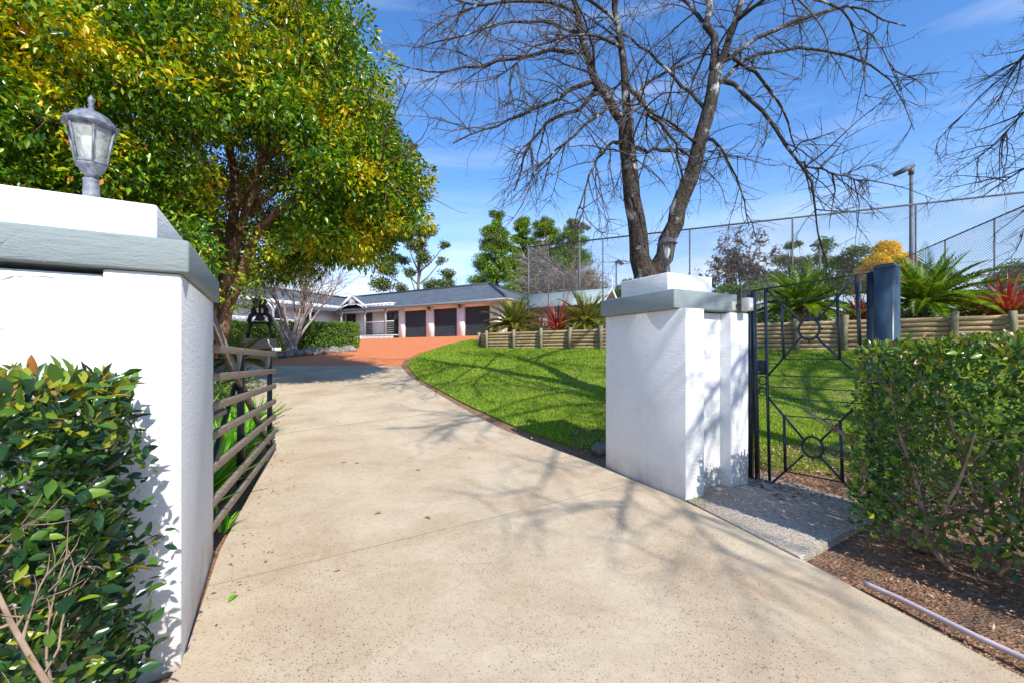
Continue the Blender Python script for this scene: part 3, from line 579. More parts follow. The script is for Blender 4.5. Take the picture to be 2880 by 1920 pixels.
# steel post box
pc = gp(2494, 900)[:2]; t = thing('steel_gate_post', 'fat weathered blue steel post with flat cap behind the right hedge', 'gate post', (pc[0], pc[1], 0), math.atan2(gd[1], gd[0]))
mb = MB(); hw = 0.078; ch = 0.016
oct_ = [(-hw, -hw+ch), (-hw+ch, -hw), (hw-ch, -hw), (hw, -hw+ch), (hw, hw-ch), (hw-ch, hw), (-hw+ch, hw), (-hw, hw-ch)]
mb.prism(oct_, 0, 2.29); obj('post', mb, M['postblue'], t)
mb = MB(); mb.prism([(x*1.05, y*1.05) for x, y in oct_], 2.291, 2.318); mb.prism([(x*0.8, y*0.8) for x, y in oct_], 2.3185, 2.328); obj('cap', mb, M['postblue'], t, bevel=0.004)
mb = MB(); mb.box((-hw-0.034, 0, 1.13), (0.06, 0.07, 2.26)); obj('hinge_plate', mb, M['black'], t)

# ---------------------------------------------------------------- open driveway gate on the left
G0 = np.array([-2.262, 3.22]); G1p = np.array([-3.40, 6.11]); gdir = unit(G1p-G0); gl = np.linalg.norm(G1p-G0)
t = thing('driveway_gate', 'open weathered brown driveway gate with horizontal bars folded back along the garden', 'gate', (G0[0], G0[1], 0))
def ogp(s, z, off=0.0): p = G0+gdir*s*gl+np.array([gdir[1], -gdir[0]])*off; return np.array([p[0], p[1], z])
for zn, zf in ((1.545, 1.50), (1.33, 1.262), (1.108, 1.047), (0.892, 0.828), (0.641, 0.615), (0.38, 0.40), (0.20, 0.20)):
    mb = MB(); mb.bar(ogp(-0.08, zn), ogp(1.0, zf), 0.045, 0.062); obj('rail', mb, M['timberp'], t, bevel=0.004, world=True)
mb = MB(); mb.bar(ogp(0.985, 0.15, -0.055), ogp(0.985, 1.51, -0.055), 0.06, 0.05, up=(gdir[0], gdir[1], 0)); obj('end_stile', mb, M['darksteel'], t, world=True)
mb = MB(); mb.bar(ogp(0.40, 0.15, -0.055), ogp(0.40, 1.54, -0.055), 0.06, 0.05, up=(gdir[0], gdir[1], 0)); obj('mid_stile', mb, M['darksteel'], t, world=True)
mb = MB(); mb.bar(ogp(-0.06, 0.1, -0.055), ogp(-0.06, 2.0, -0.055), 0.07, 0.07, up=(gdir[0], gdir[1], 0)); obj('hinge_stile', mb, M['darksteel'], t, world=True)
mb = MB(); mb.bar(ogp(-0.05, 1.98, -0.055), ogp(0.97, 0.20, -0.055), 0.045, 0.075); obj('brace', mb, M['timberp'], t, world=True)
mb = MB(); mb.bar(ogp(0.0, 0.30, -0.1), ogp(0.40, 1.2, -0.1), 0.03, 0.05); obj('brace', mb, M['darksteel'], t, world=True)
mb = MB(); mb.box(ogp(0.12, 0.99, -0.10), (0.10, 0.62, 0.055), -math.atan2(gdir[0], gdir[1])); obj('opener_arm', mb, M['postblue'], t, bevel=0.01, world=True)
mb = MB(); mb.tube([ogp(0.93, 1.565, 0.0), ogp(0.93, 1.565, 0.11)], 0.024, 12); mb.tube([ogp(0.93, 1.57, 0.03), ogp(0.86, 1.62, 0), ogp(0.82, 1.68, 0)], 0.008, 6); obj('latch_pipe', mb, M['pvc'], t, smooth=False, world=True)

# ---------------------------------------------------------------- log retaining wall
t = thing('log_retaining_wall', 'long retaining wall of horizontal pine logs held by upright log posts', 'retaining wall', (WA[0], WA[1], 1.6))
ks = [0.109, 0.91, 1.65, 2.37, 3.08, 3.77, 4.45, 5.12, 5.79, 6.46, 7.08, 7.69, 8.29, 8.84, 9.4]
wn = unit(np.array([-1.0, -1.48]))
for i, k in enumerate(ks):
    p = wl(k)+wn*0.13; z0 = Z(*p)-0.2; lean = (random.random()-0.5)*0.10
    mb = MB(); mb.tube([(p[0], p[1], z0), (p[0], p[1], 2.2), (p[0]+lean, p[1], 2.50+random.random()*0.08)], [0.078, 0.074, 0.072], 10); obj('post', mb, M['logpost'], t, world=True)
    if i < len(ks)-1:
        a_, b_ = wl(k), wl(ks[i+1]); z = 2.425
        while z > min(Z(*a_), Z(*b_))-0.05:
            d = unit(b_-a_); j = (random.random()-0.5)*0.02; mb = MB()
            pts = [np.append(a_+d*(0.02), z-0.058+j*.4), np.append(a_+d*0.06, z-0.058+j*.4), np.append(b_-d*0.06, z-0.058), np.append(b_-d*0.02, z-0.058)]
            rr = 0.058+j*0.3; mb.tube(pts, [rr*0.8, rr, rr, rr*0.8], 10)
            lo = obj('log', mb, M['log'], t, world=True, smooth=False); z -= 0.121
rt = WA+np.array([-0.02, 0]); bk = WA+np.array([-0.35, 1.1])
mb = MB(); mb.tube([(bk[0], bk[1], 1.3), (bk[0], bk[1], 2.5)], 0.075, 10); obj('post', mb, M['logpost'], t, world=True)
for k in range(7):
    z = 2.42-0.121*k-0.06; mb = MB(); mb.tube([np.append(wl(0.06), z), np.append(bk+[0.08, 0], z)], 0.057, 10); obj('log', mb, M['log'], t, world=True)

# ---------------------------------------------------------------- house
HO = np.array([-2.45, 30.1]); hs_ = np.array([-0.862, 0.507]); hd_ = np.array([0.507, 0.862])
FZ = 2.73
def H(s, d, z=None):
    p = HO+hs_*s+hd_*d; return p if z is None else np.array([p[0], p[1], z])
def hb(mb, s0, s1, d0, d1, z0, z1): return mb.prism([H(s0, d0), H(s1, d0), H(s1, d1), H(s0, d1)], z0, z1)
house = thing('house', 'low white house with grey tiled hip roof, three roller doors and a pergola porch', 'house', (HO[0], HO[1], FZ))
doors = [(-1.05, 1.15), (1.81, 4.05), (4.76, 7.02)]
mb = MB(); T_ = 0.22; top = FZ+2.42
prev = -2.2
for s0, s1 in doors:
    hb(mb, prev, s0, 0, T_, FZ-0.3, top); prev = s1
    hb(mb, s0, s1, 0, T_, FZ+2.12, top)
hb(mb, prev, 7.63, 0, T_, FZ-0.3, top)
hb(mb, -2.2, -1.98, T_, 6.8, FZ-0.3, top); hb(mb, 7.41, 7.63, T_, 1.0, FZ-0.3, top)
E0 = 1.0   # entry wall at d=1.0 from s 7.63 to 15.4 with window, door, window
z1_, z2_ = FZ+0.30, FZ+2.35
ops = [(8.55, 10.35, 'window'), (11.75, 12.85, 'door'), (13.9, 15.2, 'window')]
prev = 7.63
for s0, s1, k in ops:
    hb(mb, prev, s0, E0, E0+T_, FZ-0.3, top); hb(mb, s0, s1, E0, E0+T_, z2_, top); prev = s1
    hb(mb, s0, s1, E0, E0+T_, FZ-0.3, z1_+0.02)
hb(mb, prev, 15.4, E0, E0+T_, FZ-0.3, top)
# left wing wall, faces the drive at s=15.4
wins = [(-3.35, -2.0), (-5.6, -4.75), (-11.4, -9.3)]
prev = E0+T_
for d1, d0 in wins[:]:
    pass
edge = [E0]; cur = E0
for a_, b_ in wins:
    hb(mb, 15.4, 15.62, b_, cur, FZ-0.3, top); hb(mb, 15.4, 15.62, a_, b_, z2_, top); hb(mb, 15.4, 15.62, a_, b_, FZ-0.3, z1_+0.45); cur = a_
hb(mb, 15.4, 15.62, -15, cur, FZ-0.3, top); hb(mb, 15.62, 22, -15, -14.78, FZ-0.3, top)
wall = obj('wall', mb, M['wallpink'], house, world=True)
for s0, s1 in doors:
    zs = []; n_ = 25; pz = []
    for i in range(n_):
        z = FZ+0.02+2.1*i/n_; pz += [(0.0, z), (0.026, z+0.02), (0.026, z+2.1/n_-0.02)]
    pz += [(0.0, FZ+2.12)]
    g0_ = np.array([[H(s0, 0.17-x, z) for x, z in pz], [H(s1, 0.17-x, z) for x, z in pz]])
    mb = MB(); mb.grid(g0_); dr = obj('garage_door', mb, M['roller'], house, world=True)
    mb = MB(); c = H((s0+s1)/2, 0.10, FZ+0.85); mb.bar(H((s0+s1)/2-0.08, 0.12, FZ+0.85), H((s0+s1)/2+0.08, 0.12, FZ+0.85), 0.03, 0.03); obj('handle', mb, M['galv'], dr, world=True)
for s_m in (1.5, 4.42):
    mb = MB(); mb.sphere(H(s_m, -0.12, FZ+2.15), (0.08, 0.08, 0.11), 8, 6); mb.bar(H(s_m, 0, FZ+2.28), H(s_m, -0.14, FZ+2.28), 0.03, 0.03); mb.box(H(s_m, -0.12, FZ+2.27), (0.2, 0.2, 0.03), 0.5); obj('wall_lamp', mb, M['lantern'], house, world=True)
def window(s0, s1, d, zlo, zhi, along='s', mull=1):
    f = MB(); g = MB(); fw = 0.07
    def P(u, off, z): return H(u, d+off, z) if along == 's' else H(d+off, u, z)
    def bx(u0, u1, o0, o1, z0, z1):
        mbx = f; pts = [P(u0, o0, 0)[:2], P(u1, o0, 0)[:2], P(u1, o1, 0)[:2], P(u0, o1, 0)[:2]]; mbx.prism(pts, z0, z1)
    bx(s0, s0+fw, 0.05, 0.13, zlo, zhi); bx(s1-fw, s1, 0.05, 0.13, zlo, zhi); bx(s0+fw, s1-fw, 0.05, 0.13, zhi-fw, zhi); bx(s0+fw, s1-fw, 0.05, 0.13, zlo, zlo+fw)
    for i in range(mull):
        c = s0+(s1-s0)*(i+1)/(mull+1); bx(c-0.03, c+0.03, 0.06, 0.12, zlo+fw, zhi-fw)
    fo = obj('window', f, M['frame'], house, world=True)
    g.add([P(s0+fw, 0.1, zlo+fw), P(s1-fw, 0.1, zlo+fw), P(s1-fw, 0.1, zhi-fw), P(s0+fw, 0.1, zhi-fw)], [[0, 1, 2, 3]]); obj('pane', g, M['pane'], fo, world=True)
window(8.55, 10.35, E0, z1_+0.02, z2_); window(13.9, 15.2, E0, z1_+0.02, z2_)
for a_, b_ in wins: window(a_, b_, 15.4, z1_+0.45, z2_, along='d')
mb = MB(); mb.prism([H(11.75, E0+0.1), H(12.85, E0+0.1), H(12.85, E0+0.16), H(11.75, E0+0.16)], z1_+0.02, z2_); dr = obj('front_door', mb, M['lampdark'], house, world=True)
mb = MB(); mb.tube([H(11.85, E0+0.08, z1_+1.0), H(11.85, E0+0.08, z1_+1.12)], 0.02, 6); obj('handle', mb, M['galv'], dr, world=True)
# roofs with uv
def roof_obj(name, faces, mat, parent, thick=0.0, skirt=True):
    mb = MB(); uvs = []
    for f in faces:
        f = np.array(f, float); k = len(f); mb.add(f, [list(range(k))]); u = unit(f[1]-f[0]); nn = unit(np.cross(f[1]-f[0], f[2]-f[0])); v = np.cross(nn, u)
        for p in f: uvs += [np.dot(p-f[0], u), np.dot(p-f[0], v)]
    o = obj(name, mb, mat, parent, world=parent is not None)
    uvl = o.data.uv_layers.new(name='uv'); uvl.data.foreach_set('uv', np.array(uvs, np.float32)); return o
EZ = top+0.03; RZ = 7.0; ov = 0.6
a0, a1 = -2.2-ov, 22.5; b0, b1 = -ov, 6.8+ov; rd = 3.4
hipR = H(a0+4.0, rd, RZ)
rs = 18.4
faces = [[H(14.6, b0, EZ), H(a0, b0, EZ), hipR, H(rs, rd, RZ)],           # front slope (valley to left wing)
         [H(a0, b0, EZ), H(a0, b1, EZ), hipR],
         [H(a0, b1, EZ), H(22.5, b1, EZ), H(rs, rd, RZ), hipR],
         [H(14.6, -15.6, EZ), H(14.6, b0, EZ), H(rs, rd, RZ), H(rs, -11.6, RZ)],
         [H(22.2, -15.6, EZ), H(14.6, -15.6, EZ), H(rs, -11.6, RZ)],
         [H(22.2, 7.4, EZ), H(22.2, -15.6, EZ), H(rs, -11.6, RZ), H(rs, rd, RZ)]]
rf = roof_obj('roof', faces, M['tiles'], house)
mb = MB()
for p, q in ((H(a0, b0, EZ), hipR), (H(a0, b1, EZ), hipR), (hipR, H(rs, rd, RZ)), (H(rs, rd, RZ), H(rs, -11.6, RZ)), (H(14.6, -15.6, EZ), H(rs, -11.6, RZ))):
    mb.tube([p+np.array([0, 0, 0.03]), q+np.array([0, 0, 0.03])], 0.10, 6)
obj('ridge_caps', mb, M['tiles'], rf, world=True)
mb = MB(); hb(mb, a0-0.06, 14.54, b0-0.12, b0-0.01, EZ-0.15, EZ+0.01); hb(mb, a0-0.12, a0-0.01, b0, b1, EZ-0.15, EZ+0.01); hb(mb, 14.48, 14.59, -15.6, b0-0.12, EZ-0.15, EZ+0.01)
obj('gutter', mb, M['fascia'], rf, world=True)
mb = MB(); hb(mb, a0, 14.6, b0, 0.0, EZ-0.13, EZ-0.03); hb(mb, 7.63, 15.4, 0.001, E0, EZ-0.12, EZ-0.03); hb(mb, 14.6, 15.4, -15.6, -0.601, EZ-0.13, EZ-0.03); hb(mb, a0, -2.2, 0.001, b1, EZ-0.13, EZ-0.03)
obj('soffit', mb, M['wallpink'], house, world=True)
# porch deck, steps
mb = MB(); hb(mb, 7.65, 15.38, -0.55, E0-0.01, FZ+0.22, FZ+0.30); hb(mb, 12.4, 15.38, -14.5, -0.56, FZ+0.22, FZ+0.30); obj('deck', mb, M['deck'], house, world=True)
mb = MB()
for i in range(34):
    s = 7.7+i*0.14
    if 11.1 < s < 13.9: continue
    hb(mb, s, s+0.07, -0.53, -0.50, FZ-0.15, FZ+0.22)
obj('skirting', mb, M['hwhite'], house, world=True); mb = MB()
for i in range(60): hb(mb, 12.42, 12.45, -0.7-i*0.22, -0.6-i*0.22, FZ-0.15, FZ+0.22)
obj('skirting', mb, M['hwhite'], house, world=True)
mb = MB(); hb(mb, 11.15, 13.85, -1.15, -0.86, FZ-0.1, FZ+0.10); hb(mb, 11.15, 13.85, -0.859, -0.56, FZ-0.1, FZ+0.2); obj('steps', mb, M['hwhite'], house, world=True)
# porch posts, beams, portico gable, pergola rafters
def hpost(s, d, z0, z1, w_=0.13): mb = MB(); hb(mb, s-w_/2, s+w_/2, d-w_/2, d+w_/2, z0, z1); return obj('porch_post', mb, M['hgrey'], house, world=True)
BZ = 5.28
for s, d in ((8.6, -0.45), (11.0, -0.45), (13.95, -0.45), (13.95, -3.4), (13.95, -6.4), (13.95, -9.6), (13.95, -12.6)):
    hpost(s, d, FZ+0.30, BZ)
    mb = MB()
    for sg in (-1, 1):
        pts = [H(s+sg*0.07, d, BZ-0.55), H(s+sg*0.16, d, BZ-0.25), H(s+sg*0.42, d, BZ-0.04)] if d > -1 else [H(s, d+sg*0.07, BZ-0.55), H(s, d+sg*0.16, BZ-0.25), H(s, d+sg*0.42, BZ-0.04)]
        mb.tube(pts, [0.035, 0.06, 0.035], 6)
    obj('bracket', mb, M['hwhite'], house, world=True)
mb = MB(); hb(mb, 7.7, 11.0, -0.52, -0.40, BZ, BZ+0.14); obj('beam', mb, M['hwhite'], house, world=True)
mb = MB(); hb(mb, 13.89, 14.01, -14.0, -0.53, BZ, BZ+0.14); obj('beam', mb, M['hwhite'], house, world=True)
for i in range(8):
    s = 7.95+i*0.44; mb = MB(); mb.bar(H(s, -0.85, BZ+0.19), H(s, 0.0, BZ+0.25), 0.05, 0.10); obj('rafter', mb, M['hwhite'], house, world=True)
for i in range(32):
    d = -0.8-i*0.42; mb = MB(); mb.bar(H(13.5, d, BZ+0.19), H(15.38, d, BZ+0.22), 0.05, 0.10); obj('rafter', mb, M['hwhite'], house, world=True)
for s0, s1 in ((7.7, 11.0), ):
    mb = MB(); mb.bar(H(s0, -0.45, FZ+1.35), H(s1, -0.45, FZ+1.35), 0.06, 0.06)
    for k in range(5): mb.bar(H(s0, -0.45, FZ+0.5+k*0.17), H(s1, -0.45, FZ+0.5+k*0.17), 0.012, 0.012)
    obj('railing', mb, M['hwhite'], house, world=True)
mb = MB(); mb.bar(H(13.95, -0.5, FZ+1.35), H(13.95, -14, FZ+1.35), 0.06, 0.06)
for k in range(5): mb.bar(H(13.95, -0.5, FZ+0.5+k*0.17), H(13.95, -14, FZ+0.5+k*0.17), 0.012, 0.012)
obj('railing', mb, M['hwhite'], house, world=True)
ap = H(12.475, -0.62, 6.42); el_, er_ = H(14.35, -0.62, BZ+0.05), H(10.6, -0.62, BZ+0.05); bk_ = hd_*2.4
up3 = lambda p, dz: np.array([p[0], p[1], p[2]+dz]); bkv = np.array([bk_[0], bk_[1], 0])
g = roof_obj('portico_roof', [[el_+bkv, el_, ap, ap+bkv], [er_, er_+bkv, ap+bkv, ap]], M['tiles'], house)
mb = MB(); mb.bar(up3(el_, -0.06), up3(ap, -0.06), 0.05, 0.2); mb.bar(up3(er_, -0.06), up3(ap, -0.06), 0.05, 0.2); mb.tube([up3(ap, -0.25), up3(ap, 0.28)], [0.05, 0.03], 6)
obj('bargeboard', mb, M['hwhite'], g, world=True)
mb = MB(); c = up3(H(12.475, -0.6), 0) if False else H(12.475, -0.6, 5.62)
for k in range(9):
    an = math.pi*(0.08+0.84*k/8); mb.bar(c, c+np.array([hs_[0]*math.cos(an), hs_[1]*math.cos(an), math.sin(an)])*0.52, 0.03, 0.03)
mb.bar(H(11.3, -0.6, 5.60), H(13.65, -0.6, 5.60), 0.04, 0.05)
for sg in (-1, 1): mb.tube([H(12.475+sg*1.45, -0.6, 5.28), H(12.475+sg*1.0, -0.6, 5.5), H(12.475+sg*0.5, -0.6, 5.64)], 0.05, 5)
obj('fretwork', mb, M['hwhite'], g, world=True)

# pavilion with green roof beside the court
pv = at(1590, 880, 30.0); t = thing('pavilion', 'small open pavilion with a pale green metal gable roof behind the court fence', 'pavilion', (pv[0], pv[1], 2.5))
ang = math.atan2(hs_[1], hs_[0])+math.pi; t.rotation_euler = (0, 0, ang)
mb = MB()
for x in (-2.6, 2.6):
    for y in (-1.5, 1.5): mb = MB(); mb.box((x, y, 1.1), (0.12, 0.12, 2.2)); obj('post', mb, M['hgrey'], t)
mb = MB(); mb.add([(-3.3, -2.1, 2.15), (3.3, -2.1, 2.15), (3.3, 0, 3.35), (-3.3, 0, 3.35), (-3.3, 2.1, 2.15), (3.3, 2.1, 2.15)], [[0, 1, 2, 3], [3, 2, 5, 4]]); 
ob = obj('roof', mb, M['roofgreen'], t); sm = ob.modifiers.new('s', 'SOLIDIFY'); sm.thickness = 0.06
mb = MB(); 
for sg in (-1, 1): mb.bar((3.36, sg*2.1, 2.08), (3.36, 0, 3.30), 0.04, 0.18)
mb.tube([(3.36, 0, 3.1), (3.36, 0, 4.1)], [0.06, 0.02], 6)
for sg in (-1, 1): mb.tube([(3.36, sg*1.5, 1.7), (3.36, sg*1.2, 2.05), (3.36, sg*0.7, 2.3)], 0.05, 5)
obj('bargeboard', mb, M['hwhite'], t)
mb = MB(); mb.box((0, 0, 0.9), (0.12, 2.8, 1.8)); obj('back_wall', mb, M['wallpink'], t)

# ---------------------------------------------------------------- court fence and flood lights
CA, CB = np.array([0.77, 20.0]), np.array([16.7, 12.85]); cd = unit(np.array([0.40, 1.0])); TZ, GZ = 6.5, 2.43
t = thing('court_fence', 'high chain link tennis court fence on thin dark steel posts', 'fence', (CA[0], CA[1], GZ))
def fl(name, P, Q, z, r_): mb = MB(); mb.tube([np.append(P, z), np.append(Q, z)], r_, 6); return obj(name, mb, M['galv'], t, world=True)
for i in range(6):
    p = CA+(CB-CA)*i/5.0; mb = MB(); mb.tube([np.append(p, GZ-0.2), np.append(p, TZ)], 0.045 if i in (0, 5) else 0.03, 8); obj('post', mb, M['galv'], t, world=True)
for base in (CA, CB):
    for i in range(1, 11):
        p = base+cd*3.2*i; mb = MB(); mb.tube([np.append(p, GZ-0.2), np.append(p, TZ)], 0.03, 6); obj('post', mb, M['galv'], t, world=True)
fl('top_rail', CA, CB, TZ, 0.032); fl('top_rail', CA, CA+cd*32, TZ, 0.03); fl('top_rail', CB, CB+cd*32, TZ, 0.03); fl('top_rail', CA+cd*32, CB+cd*32, TZ, 0.03)
fl('mid_wire', CB, CB+cd*32, 4.45, 0.008); fl('mid_wire', CA, CB, 4.45, 0.006)
def panel(P, Q):
    l = np.linalg.norm(Q-P); mb = MB(); mb.add([np.append(P, GZ), np.append(Q, GZ), np.append(Q, TZ), np.append(P, TZ)], [[0, 1, 2, 3]])
    o = obj('mesh_panel', mb, M['chain'], t, world=True); u = o.data.uv_layers.new(name='uv'); u.data.foreach_set('uv', np.array([0, 0, l, 0, l, TZ-GZ, 0, TZ-GZ], np.float32))
panel(CA, CB); panel(CA, CA+cd*32); panel(CB, CB+cd*32); panel(CA+cd*32, CB+cd*32)
def flood(x, y, h, face, label, k):
    t = thing('flood_light', label, 'flood light', (x, y, GZ), face, 'flood lights round the tennis court')
    mb = MB(); mb.tube([(0, 0, -0.2), (0, 0, h)], [0.10, 0.075], 10); obj('pole', mb, M['galv'], t)
    mb = MB(); c_, s_ = math.cos(0.5), math.sin(0.5)
    mb.box((-0.42, 0, h+0.10), (0.75, 0.55, 0.16), rot=[[c_, 0, -s_], [0, 1, 0], [s_, 0, c_]]); mb.tube([(0, 0, h-0.1), (0, 0, h+0.25)], 0.12, 8); obj('lamp_head', mb, M['galv'], t)
    mb = MB(); mb.box((-0.40, 0, h+0.005), (0.62, 0.44, 0.02), rot=[[c_, 0, -s_], [0, 1, 0], [s_, 0, c_]]); obj('lens', mb, M['glass'], t)
p = CB+cd*9.6; flood(p[0]+0.1, p[1], 8.3, 0.1, 'tallest looking dark flood light pole, right of the yellow tree', 0)
p = CA+cd*10.6; flood(p[0], p[1], 7.9, math.pi+0.2, 'flood light pole in front of the dark pines beside the green roofed pavilion', 1)
p = CA+cd*28.5; flood(p[0], p[1], 8.9, math.pi+0.2, 'smallest distant flood light pole, seen left of the bare forked tree', 2)
p = CB+cd*26.5; flood(p[0]+0.5, p[1], 8.6, 0.1, 'distant flood light pole among the olive trees left of the yellow tree', 3)
# practice net frame
n0 = at(2085, 800, 32.0); n1 = at(2212, 790, 30.0); t = thing('practice_net', 'pale netted practice cage standing on the court in front of the bare dark tree', 'net cage', (n0[0], n0[1], GZ))
mb = MB()
for p in (n0, (n0+n1)/2, n1):
    mb.tube([(p[0], p[1], GZ), (p[0], p[1], 6.6)], 0.022, 6)
for zz in (6.6, 6.15): mb.tube([(n0[0], n0[1], zz), (n1[0], n1[1], zz)], 0.02, 6)
obj('frame', mb, M['galv'], t, world=True)
mb = MB(); mb.add([(n0[0], n0[1], GZ), (n1[0], n1[1], GZ), (n1[0], n1[1], 6.6), (n0[0], n0[1], 6.6)], [[0, 1, 2, 3]]); o = obj('net', mb, M['net'], t, world=True)
u = o.data.uv_layers.new(name='uv'); l = np.linalg.norm(n1-n0); u.data.foreach_set('uv', np.array([0, 0, l, 0, l, 4.2, 0, 4.2], np.float32))

# ---------------------------------------------------------------- big evergreen on the left
TY = 9.6
bt = dat(522, 800, TY); bt[2] = Z(bt[0], bt[1]); t = thing('evergreen_tree', 'huge evergreen with glossy green, yellow and orange leaves and several brown trunks', 'tree', tuple(bt))
tr = MB()
def limb(mb, pts, k=9, n=14, Y0=9.6):
    P = np.array([dat(x, y, q[0] if False else Yq) for (x, y, Yq, r_) in pts for q in [0]]); rr = np.array([r_*DS/F*Yq*RS[0] for (x, y, Yq, r_) in pts])
    A = resample(np.column_stack([P, rr]), n); A[1:-1, :3] += rng.normal(size=(n-2, 3))*0.02; mb.tube(A[:, :3], A[:, 3], k); return A
RS = [0.72]
LB = []
LB.append(limb(tr, [(505, 800, 9.6, 16), (528, 700, 9.6, 15), (568, 590, 9.5, 14), (600, 520, 9.4, 12), (660, 470, 9.2, 11), (740, 415, 9.0, 8), (840, 390, 8.9, 5), (900, 380, 8.8, 2)]))
LB.append(limb(tr, [(478, 820, 9.6, 17), (496, 640, 9.6, 15), (490, 480, 9.4, 13), (468, 380, 9.2, 11), (440, 260, 9.0, 8), (420, 100, 8.8, 5)]))
LB.append(limb(tr, [(485, 820, 9.8, 17), (520, 600, 9.9, 15), (545, 460, 10.0, 14), (535, 380, 10.0, 12), (510, 280, 9.9, 10), (500, 120, 9.8, 7), (480, -60, 9.7, 4)]))
LB.append(limb(tr, [(510, 680, 9.7, 14), (562, 500, 9.7, 13), (600, 380, 9.6, 12), (630, 260, 9.6, 11), (645, 160, 9.5, 9), (660, 0, 9.5, 6), (670, -150, 9.5, 3)]))
LB.append(limb(tr, [(560, 500, 9.7, 11), (640, 430, 10.3, 9), (700, 370, 10.8, 8), (760, 250, 11.2, 5), (800, 130, 11.5, 3)]))
LB.append(limb(tr, [(490, 480, 9.4, 9), (420, 400, 8.6, 8), (330, 330, 7.8, 6), (200, 260, 7.2, 4), (60, 200, 6.8, 2)]))
LB.append(limb(tr, [(545, 460, 10.0, 9), (440, 370, 10.5, 8), (300, 250, 11, 6), (150, 130, 11.5, 4)]))
LB.append(limb(tr, [(600, 380, 9.6, 7), (690, 280, 9.2, 6), (790, 270, 9.0, 3), (830, 250, 9.0, 1.5)]))
for A in LB: twigs(tr, A[:, :3], 0.06, 0, [(9, 2.4, 7, 0.16, -0.02, 5, 0.8, 0.3), (5, 1.0, 5, 0.2, 0.0, 4, 0.8)])
obj('trunk', tr, M['barkbrown'], t, world=True, smooth=True)
lf = MB()
# crown volume: union of ellipsoids
ells = [((-8.7, 10.0, 6.9), (6.1, 4.4, 4.2), 1.15), ((-4.6, 10.2, 5.6), (2.4, 2.2, 1.9), 0.42), ((-9.0, 7.8, 5.4), (3.6, 2.8, 2.0), 0.55), ((-6.6, 9.6, 8.6), (2.2, 2.4, 2.2), 0.2)]
cl_list = []
for c, r_, wgt in ells:
    n = int(950*wgt); d = unit(rng.normal(size=(n, 3))); rad = (0.80+0.2*rng.random(n)**0.7)[:, None]*(1+0.08*np.sin(d[:, :1]*7+d[:, 2:]*9))
    cl_list.append(np.array(c)+d*rad*np.array(r_))
d = unit(rng.normal(size=(420, 3))); cl_list.append(np.array((-8.9, 10.4, 7.0))+d*(0.35+0.35*rng.random((420, 1)))*np.array((6.1, 4.4, 4.2)))
CC = np.concatenate(cl_list)
inner = np.arange(len(CC)) >= len(CC)-420
keep = np.ones(len(CC), bool)
for c, r_, wgt in ells:      # drop clumps deep inside other ellipsoids
    q = np.linalg.norm((CC-np.array(c))/np.array(r_), axis=1); keep &= (q > 0.66) | inner
# sky window under the crown where the trunks show
py_ = HZ-(CC[:, 2]-EYE)/CC[:, 1]*F; px_ = CX+CC[:, 0]/CC[:, 1]*F
keep &= ~((px_ > 560) & (px_ < 880) & ~(inner & (CC[:, 2] > 7.0)) & (py_ > 370) & (py_ < 900) & (CC[:, 1] < 11) & (rng.random(len(CC)) < 0.93))
keep &= ~((py_ < 480) & (px_ > 1000+0.30*py_+25*np.sin(py_*0.03)))
CC = CC[keep & (CC[:, 2] > 3.6) & (rng.random(len(CC)) < 0.92)]
for c in CC:
    r_ = 0.24+0.30*random.random(); clump(lf, c, (r_*1.25, r_*1.25, r_*0.8), int(860*r_*r_*(0.8+0.4*random.random()))+20, 0.118, 0.46, 0.35, 0.45)
for A in LB:                 # sprays along the limbs
    for _ in range(5):
        i = random.randint(4, len(A)-1); c = A[i, :3]+rng.normal(size=3)*0.35; clump(lf, c, (0.3, 0.3, 0.22), 45, 0.10, 0.42, 0.3, 0.2)
for (x, y, Yq, n_) in ((430, 540, 5.9, 10), (475, 575, 6.2, 9), (450, 610, 6.4, 5), (505, 690, 9, 3), (640, 560, 9, 9), (700, 520, 9, 9), (600, 690, 9, 4), (560, 620, 9, 4), (500, 620, 9, 6), (850, 480, 9, 9), (900, 500, 9, 8), (800, 540, 9.2, 6)):
    for _ in range(n_):
        c = dat(x+random.gauss(0, 22), y+random.gauss(0, 20), Yq+random.gauss(0, .15)); clump(lf, c, (0.16, 0.16, 0.12), 26, 0.11, 0.40, 0.2, 0.1)
obj('crown', lf, M['leafbig'], t, world=True)

# ---------------------------------------------------------------- forked bare tree behind the right pier
BY = 8.4; base = np.array([2.70, 8.4, 0]); base[2] = Z(2.7, 8.4)
t = thing('bare_tree', 'leafless grey tree with two forked trunks standing on the lawn behind the pier', 'tree', tuple(base)); btree = t
tr = MB(); LB = []; RS[0] = 1.0
def L8(pts, n=14, k=8): LB.append(limb(tr, [(x, y, BY+dy, r_) for x, y, dy, r_ in pts], k, n)); return LB[-1]
by = (HZ-(base[2]-EYE)/BY*F)/DS
L8([(1492, by+20, 0, 34), (1490, 660, 0, 30), (1470, 590, 0, 22), (1455, 480, 0, 19), (1443, 380, 0, 18), (1438, 280, 0, 17)], 16, 12)
L8([(1492, 690, 0, 24), (1515, 610, 0, 20), (1555, 490, 0, 18), (1590, 400, 0, 17), (1620, 280, 0, 15), (1642, 170, 0, 14)], 16, 12)
thick = len(LB); RS[0] = 0.8
L8([(1438, 290, 0, 15), (1400, 235, 0.1, 13), (1362, 180, 0.2, 12), (1335, 90, 0.3, 10), (1318, 0, 0.4, 8), (1295, -140, .5, 4)], 12, 9)
L8([(1438, 290, 0, 14), (1437, 180, -.1, 11), (1425, 80, -.2, 9), (1408, -10, -.3, 7), (1400, -150, -.4, 4)], 12, 9)
